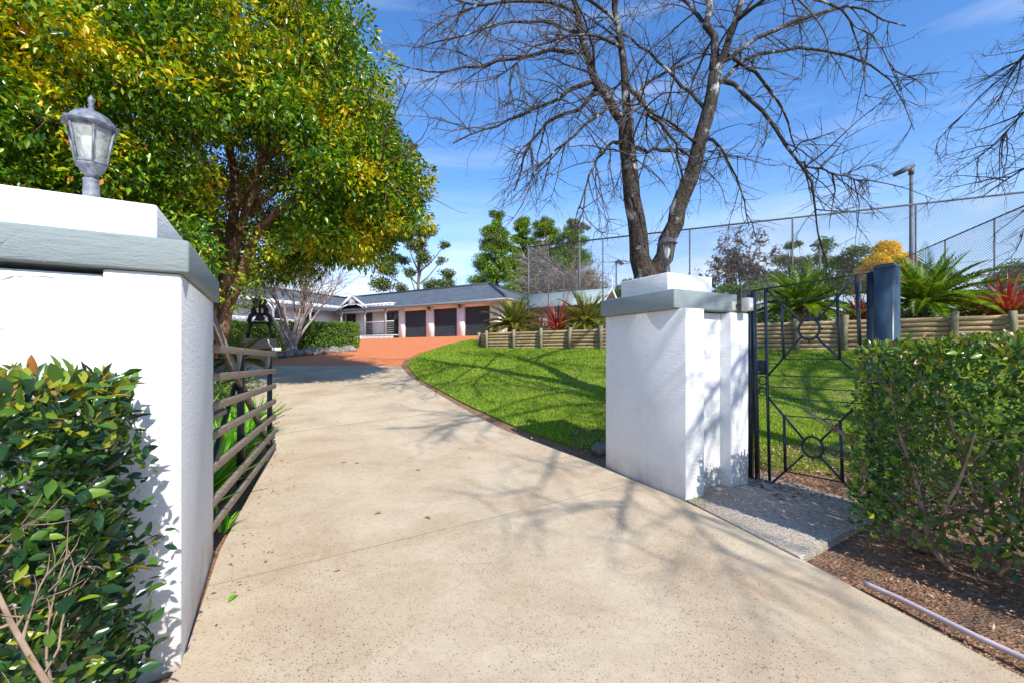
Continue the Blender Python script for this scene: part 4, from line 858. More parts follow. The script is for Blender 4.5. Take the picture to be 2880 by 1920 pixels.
L8([(1642, 180, 0, 13), (1640, 110, .1, 11), (1625, 50, .2, 9), (1640, -30, .2, 8), (1660, -170, .3, 4)], 12, 9)
L8([(1640, 190, 0, 12), (1665, 120, -.1, 10), (1690, 40, -.2, 9), (1720, -60, -.3, 7), (1760, -180, -.4, 4)], 12, 9)
side0 = len(LB); RS[0] = 0.66
S = [[(1365, 185, .2, 8), (1310, 210, .0, 7), (1230, 250, -.4, 5), (1130, 290, -.9, 3.5), (1040, 330, -1.3, 2)],
 [(1372, 200, .2, 9), (1330, 250, .5, 7), (1270, 270, .9, 6), (1215, 330, 1.2, 4), (1180, 440, 1.4, 2.5)],
 [(1345, 120, .3, 8), (1240, 115, .3, 6), (1130, 150, .2, 5), (1000, 170, 0, 3), (890, 140, -.2, 1.5)],
 [(1335, 80, .3, 7), (1250, 50, .9, 5), (1120, 60, 1.5, 4), (960, 110, 2.0, 2)],
 [(1325, 30, .4, 7), (1220, 0, 0, 5), (1090, 10, -.5, 4), (960, -20, -1, 2)],
 [(1430, 110, -.2, 7), (1370, 80, -.9, 5), (1260, 90, -1.6, 4), (1140, 180, -2.2, 2)],
 [(1420, 60, -.2, 7), (1340, -10, -1, 5), (1200, -40, -1.6, 3.5), (1050, 30, -2.2, 2)],
 [(1460, 340, 0, 8), (1500, 345, .2, 6), (1560, 340, .5, 4), (1600, 380, .8, 2)],
 [(1445, 200, -.1, 8), (1500, 260, -.7, 7), (1550, 330, -1.3, 5), (1570, 420, -1.6, 3)],
 [(1440, 330, 0, 7), (1400, 330, -.6, 5), (1360, 390, -1.2, 4), (1330, 480, -1.5, 2)],
 [(1635, 180, 0, 9), (1700, 200, -.3, 8), (1770, 280, -.5, 7), (1830, 370, -.7, 5), (1875, 460, -.8, 3.5), (1885, 560, -.8, 2), (1900, 640, -.8, 1)],
 [(1830, 375, -.7, 4), (1900, 390, -.6, 3), (1980, 420, -.5, 1.5)],
 [(1645, 150, 0, 8), (1740, 90, .5, 7), (1850, 40, .9, 6), (1960, 10, 1.1, 4), (2080, 60, 1.2, 2)],
 [(1640, 200, 0, 8), (1720, 130, .8, 6), (1840, 110, 1.4, 5), (1970, 130, 1.8, 4), (2060, 190, 2, 2), (2100, 300, 2, 1)],
 [(1690, 50, -.2, 7), (1780, -20, -.8, 6), (1900, 0, -1.4, 4), (2020, 100, -1.8, 2), (2070, 210, -1.9, 1)],
 [(1620, 250, 0, 7), (1560, 190, .6, 6), (1480, 110, 1.2, 4), (1400, 60, 1.6, 3)],
 [(1605, 330, 0, 6), (1540, 280, -.5, 5), (1450, 240, -1.1, 3), (1380, 220, -1.6, 2)],
 [(1630, 60, .2, 7), (1560, -10, .9, 5), (1480, -50, 1.4, 3)],
 [(1660, 120, 0, 7), (1740, 170, .9, 6), (1800, 250, 1.6, 4), (1830, 350, 2.0, 2)],
 [(1610, 310, 0, 6), (1660, 340, .9, 5), (1700, 420, 1.5, 3), (1720, 520, 1.7, 1.5)],
 [(1438, 250, 0, 7), (1490, 190, 1.0, 6), (1560, 150, 1.8, 4), (1640, 120, 2.6, 2)],
 [(1400, 240, .1, 6), (1330, 300, -.8, 5), (1240, 380, -1.5, 3), (1200, 470, -1.8, 1.5)]]
for q in S: L8(q, 12, 6)
obj('trunk', tr, M['barkgrey'], t, world=True, smooth=True)
tw = MB()
for i, A in enumerate(LB):
    if i < thick: twigs(tw, A[:, :3], 0.03, 0, [(5, 1.3, 6, 0.13, 0.03, 4, 0.9, 0.45), (5, 0.6, 5, 0.16, 0.03, 3, 0.8), (2, 0.25, 3, 0.2, 0, 3, 0.8)])
    elif i < side0: twigs(tw, A[:, :3], 0.04, 0, [(13, 1.8, 8, 0.10, 0.025, 4, 0.9, 0.1), (7, 0.85, 5, 0.14, 0.04, 3, 0.8), (3, 0.3, 3, 0.2, 0, 3, 0.8)])
    else: twigs(tw, A[:, :3], 0.03, 0, [(13, 1.4, 8, 0.11, 0.04, 4, 0.7, 0.12), (6, 0.62, 5, 0.15, 0.03, 3, 0.8), (3, 0.22, 3, 0.2, 0, 3, 0.8)])
obj('twigs', tw, M['twig'], t, world=True)
copy_tree(btree, None, (11.0, 5.4, 0.5), 4.7, 0.95, 'leafless tree whose drooping branches hang in from the upper right edge')
copy_tree(btree, None, (8.5, 0.0, 0.0), 0.1, 1.22, 'leafless tree beside the street, casting branch shadows on the drive')

# ---------------------------------------------------------------- crepe myrtle
cb = at(820, 992, 20.5); cb[2] = Z(cb[0], cb[1]); t = thing('crepe_myrtle', 'leafless vase shaped shrub tree with many pale smooth stems in front of the clipped hedge', 'tree', tuple(cb))
tr = MB(); tw = MB()
tr.tube([cb+[0, 0, -0.2], cb+[0, 0, 0.35]], [0.34, 0.22], 9)
for i in range(13):
    an = i*2.4; el2 = 0.15+0.42*random.random(); d = np.array([math.cos(an)*el2, math.sin(an)*el2, 1.0]); q = wander(cb+[math.cos(an)*0.12, math.sin(an)*0.12, 0.2], d, 2.6+1.0*random.random(), 9, 0.10, -0.02)
    tr.tube(q, np.linspace(0.075, 0.03, len(q)), 6, cap=False)
    twigs(tw, q, 0.03, 0, tk=1.6, spec=[(6, 2.5, 8, 0.09, -0.04, 4, 0.45, 0.55), (7, 1.1, 5, 0.15, -0.02, 3, 0.6, 0.3), (4, 0.5, 3, 0.2, 0, 3, 0.8)])
obj('stems', tr, M['barkpale'], t, world=True, smooth=True); obj('twigs', tw, M['twigpale'], t, world=True)

# ---------------------------------------------------------------- hedges
def box_leaves(mb, O, ea, eb, La, Lb, H0, H1, n, size, wr, fine, depth=0.16, round_=0.0, ztop_noise=0.03):
    """leaves near the surface of an oriented box; O corner, ea/eb unit axes"""
    areas = np.array([La*(H1-H0), La*(H1-H0), Lb*(H1-H0), Lb*(H1-H0), La*Lb*1.5]); f = rng.choice(5, n, p=areas/areas.sum())
    u = rng.random(n)*La; v = rng.random(n)*Lb; z = H0+rng.random(n)*(H1-H0); dd = np.abs(rng.normal(size=n))*depth*0.6-0.02
    u = np.where(f == 2, dd, np.where(f == 3, La-dd, u)); v = np.where(f == 0, dd, np.where(f == 1, Lb-dd, v)); z = np.where(f == 4, H1-dd, z)
    nrm = np.zeros((n, 3)); e3 = np.array([[0, -1, 0], [0, 1, 0], [-1, 0, 0], [1, 0, 0], [0, 0, 1.0]])[f]
    A3 = np.array([ea[0], ea[1], 0]); B3 = np.array([eb[0], eb[1], 0]); nrm = e3[:, :1]*A3+e3[:, 1:2]*B3+e3[:, 2:]*np.array([0, 0, 1.0])
    bul = 0.03*np.sin(u*5+z*3)+0.03*np.sin(v*7+u*3+1)
    P = np.array([O[0], O[1], 0])+u[:, None]*A3+v[:, None]*B3+z[:, None]*np.array([0, 0, 1.0])+nrm*bul[:, None]
    D = unit(nrm*0.7+rng.normal(size=(n, 3))*0.55+np.array([0, 0, 0.35])); leaves(mb, P, D, size*(0.4+0.9*rng.random(n)), wr, fine, up=nrm+rng.normal(size=(n, 3))*0.5+np.array([0, 0, 0.5]))
def box_stems(mb0, O, ea, eb, La, Lb, H1, n, z0=0.0, r0=0.02, spread=0.35):
    mb = MB()
    for _ in range(n):
        p = np.array([O[0], O[1], 0])+np.append(ea, 0)*La*(0.08+0.84*random.random())+np.append(eb, 0)*Lb*(0.3+0.4*random.random()); p[2] = z0
        q = wander(p, (random.gauss(0, spread), random.gauss(0, spread), 1), H1*0.93-z0, 9, 0.13, -0.03)
        q[:, 2] = np.minimum(q[:, 2], H1-0.03); mb.tube(q, np.linspace(r0, r0*0.3, len(q)), 6, cap=False)
        twigs(mb, q, r0*0.5, 0, [(11, 0.42, 5, 0.22, -0.02, 4, 0.9, 0.15), (3, 0.18, 3, 0.2, 0, 3, 0.8)])
    V = np.concatenate(mb.v); V2 = V[:, :2]-np.array(O); u = V2@ea; v = V2@eb; lim = lambda q, l: np.where(q < 0.03, 0.03-0.05*np.tanh((0.03-q)*3), np.where(q > l-0.03, l-0.03+0.05*np.tanh((q-l+0.03)*3), q))
    u = lim(u, La); v = lim(v, Lb); V[:, :2] = np.array(O)+u[:, None]*ea+v[:, None]*eb; V[:, 2] = np.minimum(V[:, 2], H1); k = mb0.n; mb0.v.append(V); mb0.n += len(V); mb0.p += [p+k for p in mb.p]
# near left hedge
t = thing('hedge', 'big glossy leafed hedge in the lower left corner in front of the white pier', 'hedge', (-1.9, 1.2, 0))
O = ab(PL, aL, bL, -1.75, -0.98); mb = MB(); 
box_leaves(mb, O, bL, aL, 1.62, 0.80, 0.15, 1.41, 10500, 0.058, 0.44, True, 0.12); box_leaves(mb, O+bL*0.3, bL, aL, 1.36, 0.80, 0.15, 1.38, 3200, 0.06, 0.46, True, 0.3)
for _ in range(26):
    c = np.append(O+bL*(1.5+0.22*random.random())+aL*(0.8*random.random()), 0.5+0.85*random.random()); clump(mb, c, (0.05, 0.05, 0.05), 7, 0.05, 0.45, -0.3, 0.1, True)
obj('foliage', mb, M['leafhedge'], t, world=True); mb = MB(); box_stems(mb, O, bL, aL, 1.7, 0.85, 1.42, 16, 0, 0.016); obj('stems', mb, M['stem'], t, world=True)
# right hedge
t = thing('hedge', 'leggy clipped hedge at the right with brown stems, beside the side gate', 'hedge', (3.6, 3.0, 0))
eh = unit(np.array([0.48, -0.877])); en = np.array([-eh[1], eh[0]]); O = np.array([2.64, 3.27])
mb = MB(); box_leaves(mb, O, eh, en, 3.6, 0.95, 0.16, 1.555, 24000, 0.055, 0.50, True, 0.14); box_leaves(mb, O, eh, en, 3.6, 0.95, 0.3, 1.5, 3500, 0.055, 0.5, True, 0.35)
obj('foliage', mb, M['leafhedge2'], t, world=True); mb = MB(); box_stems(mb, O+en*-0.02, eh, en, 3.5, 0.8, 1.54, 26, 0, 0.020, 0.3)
sp0 = np.array([3.22, 3.34, -0.02]); mb.tube([sp0, sp0+[0, 0, 0.06], sp0+[0.02, 0, 0.22]], [0.10, 0.075, 0.05], 9)
for dx, dy, rr in ((-0.10, 0.1, 0.028), (-0.03, 0.02, 0.034), (0.12, -0.15, 0.026)):
    q = wander(sp0+[0.01, 0, 0.14], (dx*3, dy*3, 1), 1.25, 9, 0.12); mb.tube(q, np.linspace(rr, 0.01, len(q)), 7); twigs(mb, q, 0.012, 0, [(12, 0.4, 5, 0.2, 0, 4, 0.9, 0.2)])
obj('stems', mb, M['stem'], t, world=True)
# clipped hedge by the house
t = thing('clipped_hedge', 'dense clipped box hedge in front of the house porch', 'hedge', (-10, 22, 1.6))
eh2 = unit(np.array([-1.0, -0.10])); en2 = np.array([-eh2[1], eh2[0]])*-1; O2 = np.array([-8.35, 22.3])
mb = MB(); box_leaves(mb, O2, eh2, en2, 8.2, 1.5, 1.68, 3.10, 34000, 0.085, 0.6, False, 0.10)
obj('foliage', mb, M['leafbox'], t, world=True)
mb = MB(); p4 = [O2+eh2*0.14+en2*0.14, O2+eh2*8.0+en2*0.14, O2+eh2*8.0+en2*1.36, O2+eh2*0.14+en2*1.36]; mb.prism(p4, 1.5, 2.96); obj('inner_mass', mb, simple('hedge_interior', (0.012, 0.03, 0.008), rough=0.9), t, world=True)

# ---------------------------------------------------------------- rocks, block, sculpture
def rock(x, y, r_, label, name='border_rock', grp=None, mat=None, sq=(1, .8, .6)):
    mb = MB(); k = 12; m_ = 8; th = np.linspace(0.05, math.pi-0.05, m_); ph = np.arange(k)*2*math.pi/k; s1, s2, s3 = rng.random(3)*6
    V = []
    for a_ in th:
        for p_ in ph:
            rr = r_*(1+0.14*math.sin(3*p_+s1)+0.12*math.sin(2*a_*2+s2+p_)+0.06*random.random()); V.append((math.sin(a_)*math.cos(p_)*rr*sq[0], math.sin(a_)*math.sin(p_)*rr*sq[1], math.cos(a_)*rr*sq[2]))
    i = np.arange(m_-1)[:, None]*k; j = np.arange(k)[None]; j2 = (j+1) % k
    mb.add(V, np.stack([i+j, i+k+j, i+k+j2, i+j2], -1).reshape(-1, 4), [list(range(k))], [[(m_-1)*k+q for q in range(k)][::-1]])
    o = obj(name, mb, mat or M['rock']); o.location = (x, y, Z(x, y)+r_*sq[2]*0.45); o.rotation_euler = (0, 0, random.random()*3); tag(o, label, 'rock', grp); return o
for i in range(18):
    f = i/17.0; x = -10.6+2.5*f; y = 17.9+3.6*f+0.25*math.sin(i*2.1)
    rock(x, y, 0.20+0.16*random.random(), 'grey stone in the row edging the red paving below the clipped hedge', grp='stones edging the paving')
for i in range(7):
    x = -10.9-i*0.45; rock(x, 17.6-0.1*i, 0.20+0.12*random.random(), 'grey stone in the row edging the red paving below the clipped hedge', grp='stones edging the paving')
rp = g0(1690, 1300); rock(rp[0], rp[1]+0.1, 0.10, 'round grey stone against the back foot of the side pier', 'loose_rock', sq=(1, 1, .9))
bc = at(731, 990, 17.6); bc[2] = Z(bc[0], bc[1])
mb = MB(); mb.box((0, 0, 0.42), (1.12, 0.7, 0.90)); o = obj('stone_block', mb, M['block'], bevel=0.03); o.location = tuple(bc); o.rotation_euler = (0, 0, 0.15); tag(o, 'pale square stone block in the garden behind the open gate', 'stone block')
zt = bc[2]+0.865; t = thing('bell_stand', 'dark iron bell frame with two round balls on top, standing on a stone block', 'sculpture', (bc[0], bc[1], zt), 0.1)
mb = MB()
for sg in (-1, 1): mb.bar((sg*0.50, 0, 0), (sg*0.34, 0, 0.60), 0.10, 0.10, up=(1, 0, 0))
mb.box((0, 0, 0.64), (0.86, 0.16, 0.10)); obj('stand', mb, M['rust'], t)
mb = MB()
outer = [(-0.50, 0.69), (-0.44, 0.90), (-0.31, 1.02), (-0.30, 1.20), (-0.22, 1.32), (0, 1.36), (0.22, 1.32), (0.30, 1.20), (0.31, 1.02), (0.44, 0.90), (0.50, 0.69)]
pts = [(x*0.86, 0, z) for x, z in outer]; mb.tube(pts, 0.085, 8); mb.tube([(-0.27, 0, 1.0), (0.27, 0, 1.0)], 0.06, 6); mb.tube([(0, 0, 0.98), (0, 0, 1.33)], 0.05, 6); mb.tube([(-0.17, 0, 1.0), (-0.2, 0, 1.32)], 0.045, 6); mb.tube([(0.17, 0, 1.0), (0.2, 0, 1.32)], 0.045, 6)
obj('frame', mb, M['rust'], t, smooth=True)
mb = MB(); mb.lathe([(0.22, 0.74), (0.19, 0.78), (0.13, 0.92), (0.10, 0.98), (0.03, 1.02)], 14); obj('bell', mb, M['rust'], t, smooth=True)
mb = MB(); mb.tube([(0, 0, 1.36), (0, 0, 1.50)], 0.04, 6); mb.sphere((-0.17, 0, 1.54), 0.135); mb.sphere((0.14, 0.02, 1.52), 0.125); obj('balls', mb, M['rust'], t, smooth=True)

# ---------------------------------------------------------------- strap plants, cycads
def straps(mb, c, n, ln, wd, droop, spread=0.9, k=7):
    for _ in range(n):
        an = random.random()*6.283; tilt = spread*(0.15+0.85*random.random()); l = ln*(0.6+0.6*random.random()); d = np.array([math.cos(an)*math.sin(tilt), math.sin(an)*math.sin(tilt), math.cos(tilt)])
        P = [np.array(c)+np.array([math.cos(an), math.sin(an), 0])*0.03]; st = l/k
        for i in range(k): d = unit(d+np.array([0, 0, -droop])); P.append(P[-1]+d*st)
        P = np.array(P); sd_ = np.array([-math.sin(an), math.cos(an), 0]); tt = np.linspace(0, 1, k+1); w_ = wd*(1-tt**2.2)*(0.55+0.45*np.minimum(1, tt*4))+0.001
        U = np.array([0, 0, 1.0]); mb.grid(np.stack([P-sd_*w_[:, None]/2+U*wd*0.15, P, P+sd_*w_[:, None]/2+U*wd*0.15], 1))
def strap_plant(name, label, cat, loc, n, ln, wd, droop, mat, grp, spread=0.9):
    mb = MB(); straps(mb, (0, 0, 0), n, ln, wd, droop, spread); o = obj(name, mb, mat); o.location = loc; tag(o, label, cat, grp); return o
ag = strap_plant('strap_leaf_plant', 'bright green strap leafed clump growing behind the open driveway gate', 'plant', (0, 0, 0), 24, 0.60, 0.062, 0.11, M['strap'], 'strap leafed clumps along the drive', 0.62)
first = True
spots = []
for i in range(140):
    s = 0.02+1.35*random.random(); p = G0+gdir*gl*s+np.array([-gdir[1], gdir[0]])*(0.34+2.3*random.random()**1.2); spots.append(p)
for p in spots:
    o = ag if first else ag.copy()
    if not first: C.objects.link(o)
    first = False; o.location = (p[0], p[1], Z(*p)-0.02); o.rotation_euler = (0, 0, random.random()*6); sc = 0.8+0.45*random.random(); o.scale = (sc, sc, sc)
o = strap_plant('strap_leaf_plant', 'small bright strap leafed seedling poking out under the gate beside the left pier', 'plant', (*g0(622, 1500), 0.0), 7, 0.26, 0.035, 0.10, M['strap'], None, 0.9); 
p = np.array([-6.6, 9.0])
def cycad_meshes(mat_key, nf=46, ln=1.5, tr_h=0.7):
    fr = MB()
    for i in range(nf):
        an = i*2.39996; q = i/nf; tilt = R(10+84*q**0.9)+random.gauss(0, 0.06); l = ln*(0.85+0.3*random.random()); d = np.array([math.cos(an)*math.sin(tilt), math.sin(an)*math.sin(tilt), math.cos(tilt)])
        P = [np.array([math.cos(an)*0.06, math.sin(an)*0.06, tr_h])]; k = 12
        for _ in range(k): d = unit(d+np.array([0, 0, -0.075])); P.append(P[-1]+d*l/k)
        P = np.array(P); fr.tube(P, np.linspace(0.014, 0.004, k+1), 4, cap=False)
        nl = 30; t_ = np.linspace(0.12, 1.0, nl); A = np.stack([np.interp(t_*k, range(k+1), P[:, j]) for j in range(3)], 1); T = unit(np.gradient(A, axis=0)); sd_ = unit(np.cross(T, np.array([0, 0, 1.0]))); U = np.cross(sd_, T)
        for sg in (-1, 1):
            D = unit(T*0.75+sd_*sg*0.75+U*0.35+rng.normal(size=(nl, 3))*0.05); leaves(fr, A, D, 0.24*ln/1.5*np.sin(np.clip(t_*0.9+0.12, 0, 1)*math.pi*0.96+0.05)+0.05, 0.11, up=U, curl=0.1)
    st = MB(); st.lathe([(0.22, 0), (0.26, 0.15), (0.24, tr_h*0.7), (0.17, tr_h), (0.05, tr_h+0.12)], 12); return fr, st
TZc = 2.43
def cycad(px, Yd, label, mat, ln, trh, rz=0, grp='cycads along the log wall'):
    x = (px-CX)/F*Yd; t = thing('cycad', label, 'cycad', (x, Yd, TZc), rz, grp); fr, st = cycad_meshes(mat, 48, ln, trh); obj('fronds', fr, M[mat], t); obj('trunk', st, M['barkfar'], t, smooth=True)
cycad(1447, 20.3, 'olive cycad on the log wall in front of the third garage door', 'cycadtan', 1.75, 0.35)
cycad(1650, 18.6, 'cycad half hidden behind the side pier', 'cycadtan', 1.6, 0.35, 1)
cycad(2258, 14.2, 'bright green cycad seen through the side gate above the logs', 'cycad', 1.7, 0.55, 2)
cycad(2605, 12.3, 'big arching cycad right of the blue steel post', 'cycad', 1.75, 0.5, 3)
def redp(px, Yd, label, s=1.0): 
    o = strap_plant('red_flax', label, 'plant', ((px-CX)/F*Yd, Yd, TZc), 85, 1.25*s, 0.07, 0.15, M['redstrap'], 'red flax on the terrace', 1.0)
redp(1568, 18.6, 'crimson strap leafed flax between the two left cycads', 1.5); redp(2418, 13.2, 'red flax behind the side gate top, left of the steel post', 0.85); redp(2838, 11.2, 'red flax near the right edge above the log wall', 1.1)
# palm behind gate
x_, y_ = -8.2, 12.6; t = thing('small_palm', 'young feathery palm in front of the stone block beside the tree trunk', 'palm', (x_, y_, Z(x_, y_)))
fr, st = cycad_meshes('cycad', 16, 1.15, 0.5); obj('fronds', fr, M['leaffar'], t); obj('trunk', st, M['barkfar'], t)
# terrace ground cover
mb = MB(); 
for i in range(420):
    k = 9.2*random.random(); p = wl(k)+np.array([0.5+2.4*random.random(), 0.6+1.0*random.random()]); clump(mb, (p[0], p[1], TZc+0.12+0.1*random.random()), (0.25, 0.25, 0.18), 26, 0.09, 0.4, -0.2, 0.1)
for i in range(240):
    px = 2700+260*random.random(); Yd = 11.5+2.5*random.random(); clump(mb, ((px-CX)/F*Yd, Yd, TZc+0.35*random.random()+0.1), (0.3, 0.3, 0.25), 34, 0.10, 0.4, -0.2, 0.1)
o = obj('ground_cover', mb, M['leaffar']); tag(o, 'low green ground cover planted along the top of the log wall', 'ground cover', kind='stuff')

# ---------------------------------------------------------------- background trees
def far_tree(name, label, px, Yd, parts, mat, trunk=None, leafn=1.0, size=0.28, bark='barkfar', hang=0.0, grp='trees beyond the garden', lean=0.0, wr=0.5):
    """parts: list of (px,py,rx_px,ry_px) clump zones in photo pixels, placed round distance Yd"""
    b0_ = np.array([(px-CX)/F*Yd, Yd, 2.3]); t = thing(name, label, 'tree', tuple(b0_), 0, grp); lf = MB(); tr = MB(); pxm = F/Yd
    tops = []
    for (qx, qy, rx, ry) in parts:
        dy = random.gauss(0, 1)*rx/pxm*0.6; c = at(qx, qy, Yd+dy); rr = np.array([rx/pxm, rx/pxm, ry/pxm]); tops.append((c, rr))
        nsub = max(3, int(9*rx*ry/120*leafn))
        for _ in range(nsub):
            d = unit(rng.normal(size=3)); s_ = c+d*rr*(0.35+0.65*random.random()); k = min(rr[0], rr[2])*0.42+0.1; clump(lf, s_, (k*1.3, k*1.3, k*0.75), int(34), size, wr, hang, 0.2)
    ty = max(c[2] for c, _ in tops); ctr = np.mean([c for c, _ in tops], axis=0)
    tp = np.array([ctr[0]*0.5+b0_[0]*0.5, Yd, ty-0.5]); mid = (b0_+tp)/2+np.array([random.gauss(0, .4)+lean, 0, 0]); r0 = 0.0045*Yd
    q = resample([b0_, mid, tp], 10); tr.tube(q, np.linspace(r0*1.3, r0*0.3, 10), 7)
    for c, rr in tops:
        f = np.clip((c[2]-b0_[2])/(tp[2]-b0_[2])*0.75, 0.12, 0.9)*9; i = min(int(f), 8); s_ = q[i]; m_ = (s_+c)/2+np.array([0, 0, -0.15*np.linalg.norm(c-s_)*0.5]); bq = resample([s_, m_, c], 6); tr.tube(bq, np.linspace(r0*0.5, r0*0.12, 6), 5, cap=False)
    if len(lf.v): obj('crown', lf, M[mat], t, world=True)
    obj('trunk', tr, M[bark], t, world=True, smooth=True); return t
far_tree('pine_tree', 'open branched green tree rising behind the middle of the garage roof', 1190, 52, [(1140, 665, 30, 14), (1200, 650, 38, 16), (1170, 690, 34, 12), (1250, 690, 22, 8), (1120, 730, 34, 14), (1190, 730, 22, 20), (1240, 735, 16, 8), (1090, 760, 26, 22), (1150, 765, 20, 12), (1260, 770, 24, 14), (1075, 800, 34, 20), (1130, 810, 22, 12), (1210, 800, 26, 14), (1250, 800, 30, 18), (1180, 700, 20, 20)], 'leafgum', leafn=0.8)
# araucarias: whorled branches with bristly tufts
def hoop(label, px, top, Yd, wpx, bot=850, n=11, spread=1.0):
    b0_ = np.array([(px-CX)/F*Yd, Yd, 2.3]); t = thing('hoop_pine', label, 'tree', tuple(b0_), 0, 'hoop pines behind the house'); lf = MB(); tr = MB(); tp = at(px, top+8, Yd)
    tr.tube(resample([b0_, (b0_+tp)/2+[0.15, 0, 0], tp], 8), np.linspace(0.3, 0.06, 8), 7); Wd = wpx/F*Yd
    for i in range(n):
        f = i/(n-1.0); z = tp[2]-(tp[2]-at(px, bot, Yd)[2])*f**0.95; l = Wd*(0.30+0.70*min(1, f*1.4))*spread
        for j in range(7 if i else 3):
            an = j*0.9+i*1.3+random.random()*0.5; ll = l*(0.7+0.4*random.random()); q = [np.array([b0_[0], Yd, z-random.random()*1.3])]; d = unit(np.array([math.cos(an), math.sin(an), -0.25]))
            for _ in range(7): d = unit(d+np.array([0, 0, 0.10])+rng.normal(size=3)*0.08); q.append(q[-1]+d*ll/7)
            q = np.array(q); tr.tube(q, np.linspace(0.07, 0.02, 8), 4, cap=False)
            for w_ in range(3, 8):
                for _ in range(2):
                    c = q[w_]+rng.normal(size=3)*0.16*ll/3; clump(lf, c, (0.50, 0.50, 0.36), 52, 0.24, 0.32, -0.4, 0.15)
    obj('foliage', lf, M['leafarau'], t, world=True); obj('trunk', tr, M['barkfar'], t, world=True)
hoop('tallest left dark pine with open tiers above the garage roof hip', 1392, 592, 50, 78, 835, 11)
hoop('narrow pine behind the bare grey tree, second from left', 1468, 592, 56, 46, 800, 9)
hoop('broad dark pine, third from left behind the court corner post', 1535, 596, 54, 72, 820, 10)
hoop('pine at the right of the group, beside the court flood light', 1612, 606, 52, 66, 840, 10)
def bare_far(name, label, px, py0, Yd, hpx, spec, r0, mat, n, sp_, leaf=None, grp=None):
    b0_ = at(px, py0, Yd); b0_[2] = min(b0_[2], 2.6); t = thing(name, label, 'tree', tuple(b0_), 0, grp); tr = MB(); Hh = EYE+(HZ-hpx)/F*Yd-b0_[2]
    for i in range(n):
        an = i*2.4; d = np.array([math.cos(an)*sp_*(0.3+random.random()), math.sin(an)*sp_*(0.3+random.random()), 1.0]); q = wander(b0_, d, Hh*(0.65+0.25*random.random()), 10, 0.08, -0.03); tr.tube(q, np.linspace(r0, r0*0.25, len(q)), 5, cap=False)
        twigs(tr, q, r0*0.4, 0, spec, 2.6)
    obj('branches', tr, M[mat], t, world=True)
    if leaf:
        lf = MB(); V = np.concatenate(tr.v); idx = rng.choice(len(V), leaf[1]); ok = V[idx][:, 2] > b0_[2]+Hh*0.35; P = V[idx][ok]; leaves(lf, P, rng.normal(size=P.shape), leaf[2], 0.5); obj('crown', lf, M[leaf[0]], t, world=True)
bare_far('bare_tree', 'wide pale leafless tree behind the court corner post in front of the pines', 1580, 850, 42, 700, [(12, 4.0, 7, 0.13, -0.01, 4, 0.9, 0.2), (9, 1.9, 5, 0.18, 0, 3, 0.9), (6, 0.9, 3, 0.2, 0, 3, 0.9)], 0.12, 'twigpale', 10, 0.55)
bare_far('dead_tree', 'tall dark brown nearly leafless tree behind the practice net', 2105, 850, 55, 600, [(8, 4.4, 8, 0.14, 0.0, 4, 0.8, 0.45), (8, 1.9, 5, 0.2, 0.0, 3, 0.9), (5, 0.9, 3, 0.2, 0, 3, 0.9)], 0.2, 'barkfar', 4, 0.25, ('leafbrown', 9000, 0.25))
bare_far('dead_tree', 'smaller brown tree just left of the tall nearly leafless one', 2030, 850, 52, 700, [(8, 3.0, 7, 0.14, 0.0, 4, 0.9, 0.4), (8, 1.4, 5, 0.2, 0.0, 3, 0.9), (4, 0.7, 3, 0.2, 0, 3, 0.9)], 0.15, 'barkfar', 3, 0.3, ('leafbrown', 7000, 0.25))
bare_far('sapling', 'sparse leafy sapling top showing between pier lamp and the court post', 1925, 850, 30, 745, [(8, 1.2, 5, 0.15, 0, 3, 0.7), (4, 0.5, 3, 0.2, 0, 3, 0.8)], 0.03, 'twig', 4, 0.3, ('leaffar', 500, 0.14))
bare_far('sapling', 'thin twiggy sapling left of the small distant flood light', 1705, 860, 33, 775, [(8, 1.2, 5, 0.15, 0, 3, 0.7), (4, 0.5, 3, 0.2, 0, 3, 0.8)], 0.03, 'twigpale', 4, 0.5, ('leafgum', 700, 0.14))
far_tree('gum_tree', 'flat topped olive tree directly left of the court post and right of the dead tree', 2225, 60, [(2225, 690, 30, 9), (2200, 735, 34, 18), (2250, 745, 30, 22), (2180, 780, 30, 20), (2230, 800, 40, 20)], 'leafgum')
far_tree('gum_tree', 'tall olive tree around the distant flood light pole', 2310, 58, [(2320, 690, 22, 20), (2300, 730, 30, 16), (2350, 740, 30, 20), (2290, 780, 36, 24), (2340, 800, 40, 26)], 'leaffar')
far_tree('gum_tree', 'rounded dull green tree just left of the yellow one', 2410, 56, [(2410, 710, 30, 18), (2385, 750, 30, 24), (2440, 745, 30, 20), (2420, 800, 44, 30)], 'leafgum')
far_tree('wattle_tree', 'bright golden yellow tree beside the tall flood light pole', 2495, 50, [(2495, 705, 30, 20), (2470, 735, 26, 18), (2530, 735, 28, 20), (2500, 760, 36, 20), (2450, 765, 30, 22), (2540, 765, 30, 26), (2480, 690, 12, 10)], 'leafyel', leafn=1.8)
far_tree('shrub_tree', 'dark green shrubby tree behind the right cycad', 2640, 40, [(2600, 800, 40, 30), (2650, 790, 40, 26), (2580, 760, 20, 16)], 'leaffar')
far_tree('shrub_tree', 'broad grey green tree at the right edge behind the court fence', 2830, 34, [(2770, 850, 50, 30), (2830, 800, 50, 34), (2880, 770, 46, 34), (2850, 850, 60, 34)], 'leafgum', leafn=1.0, size=0.22)
far_tree('shrub_tree', 'low green bushes behind the net cage', 2120, 40, [(2060, 820, 40, 20), (2130, 815, 40, 24), (2200, 830, 40, 24), (2010, 835, 30, 14)], 'leaffar')
far_tree('shrub_tree', 'low green shrub behind the bare tree fork', 1770, 40, [(1770, 800, 18, 12), (1745, 825, 26, 16), (1800, 830, 30, 16)], 'leaffar')
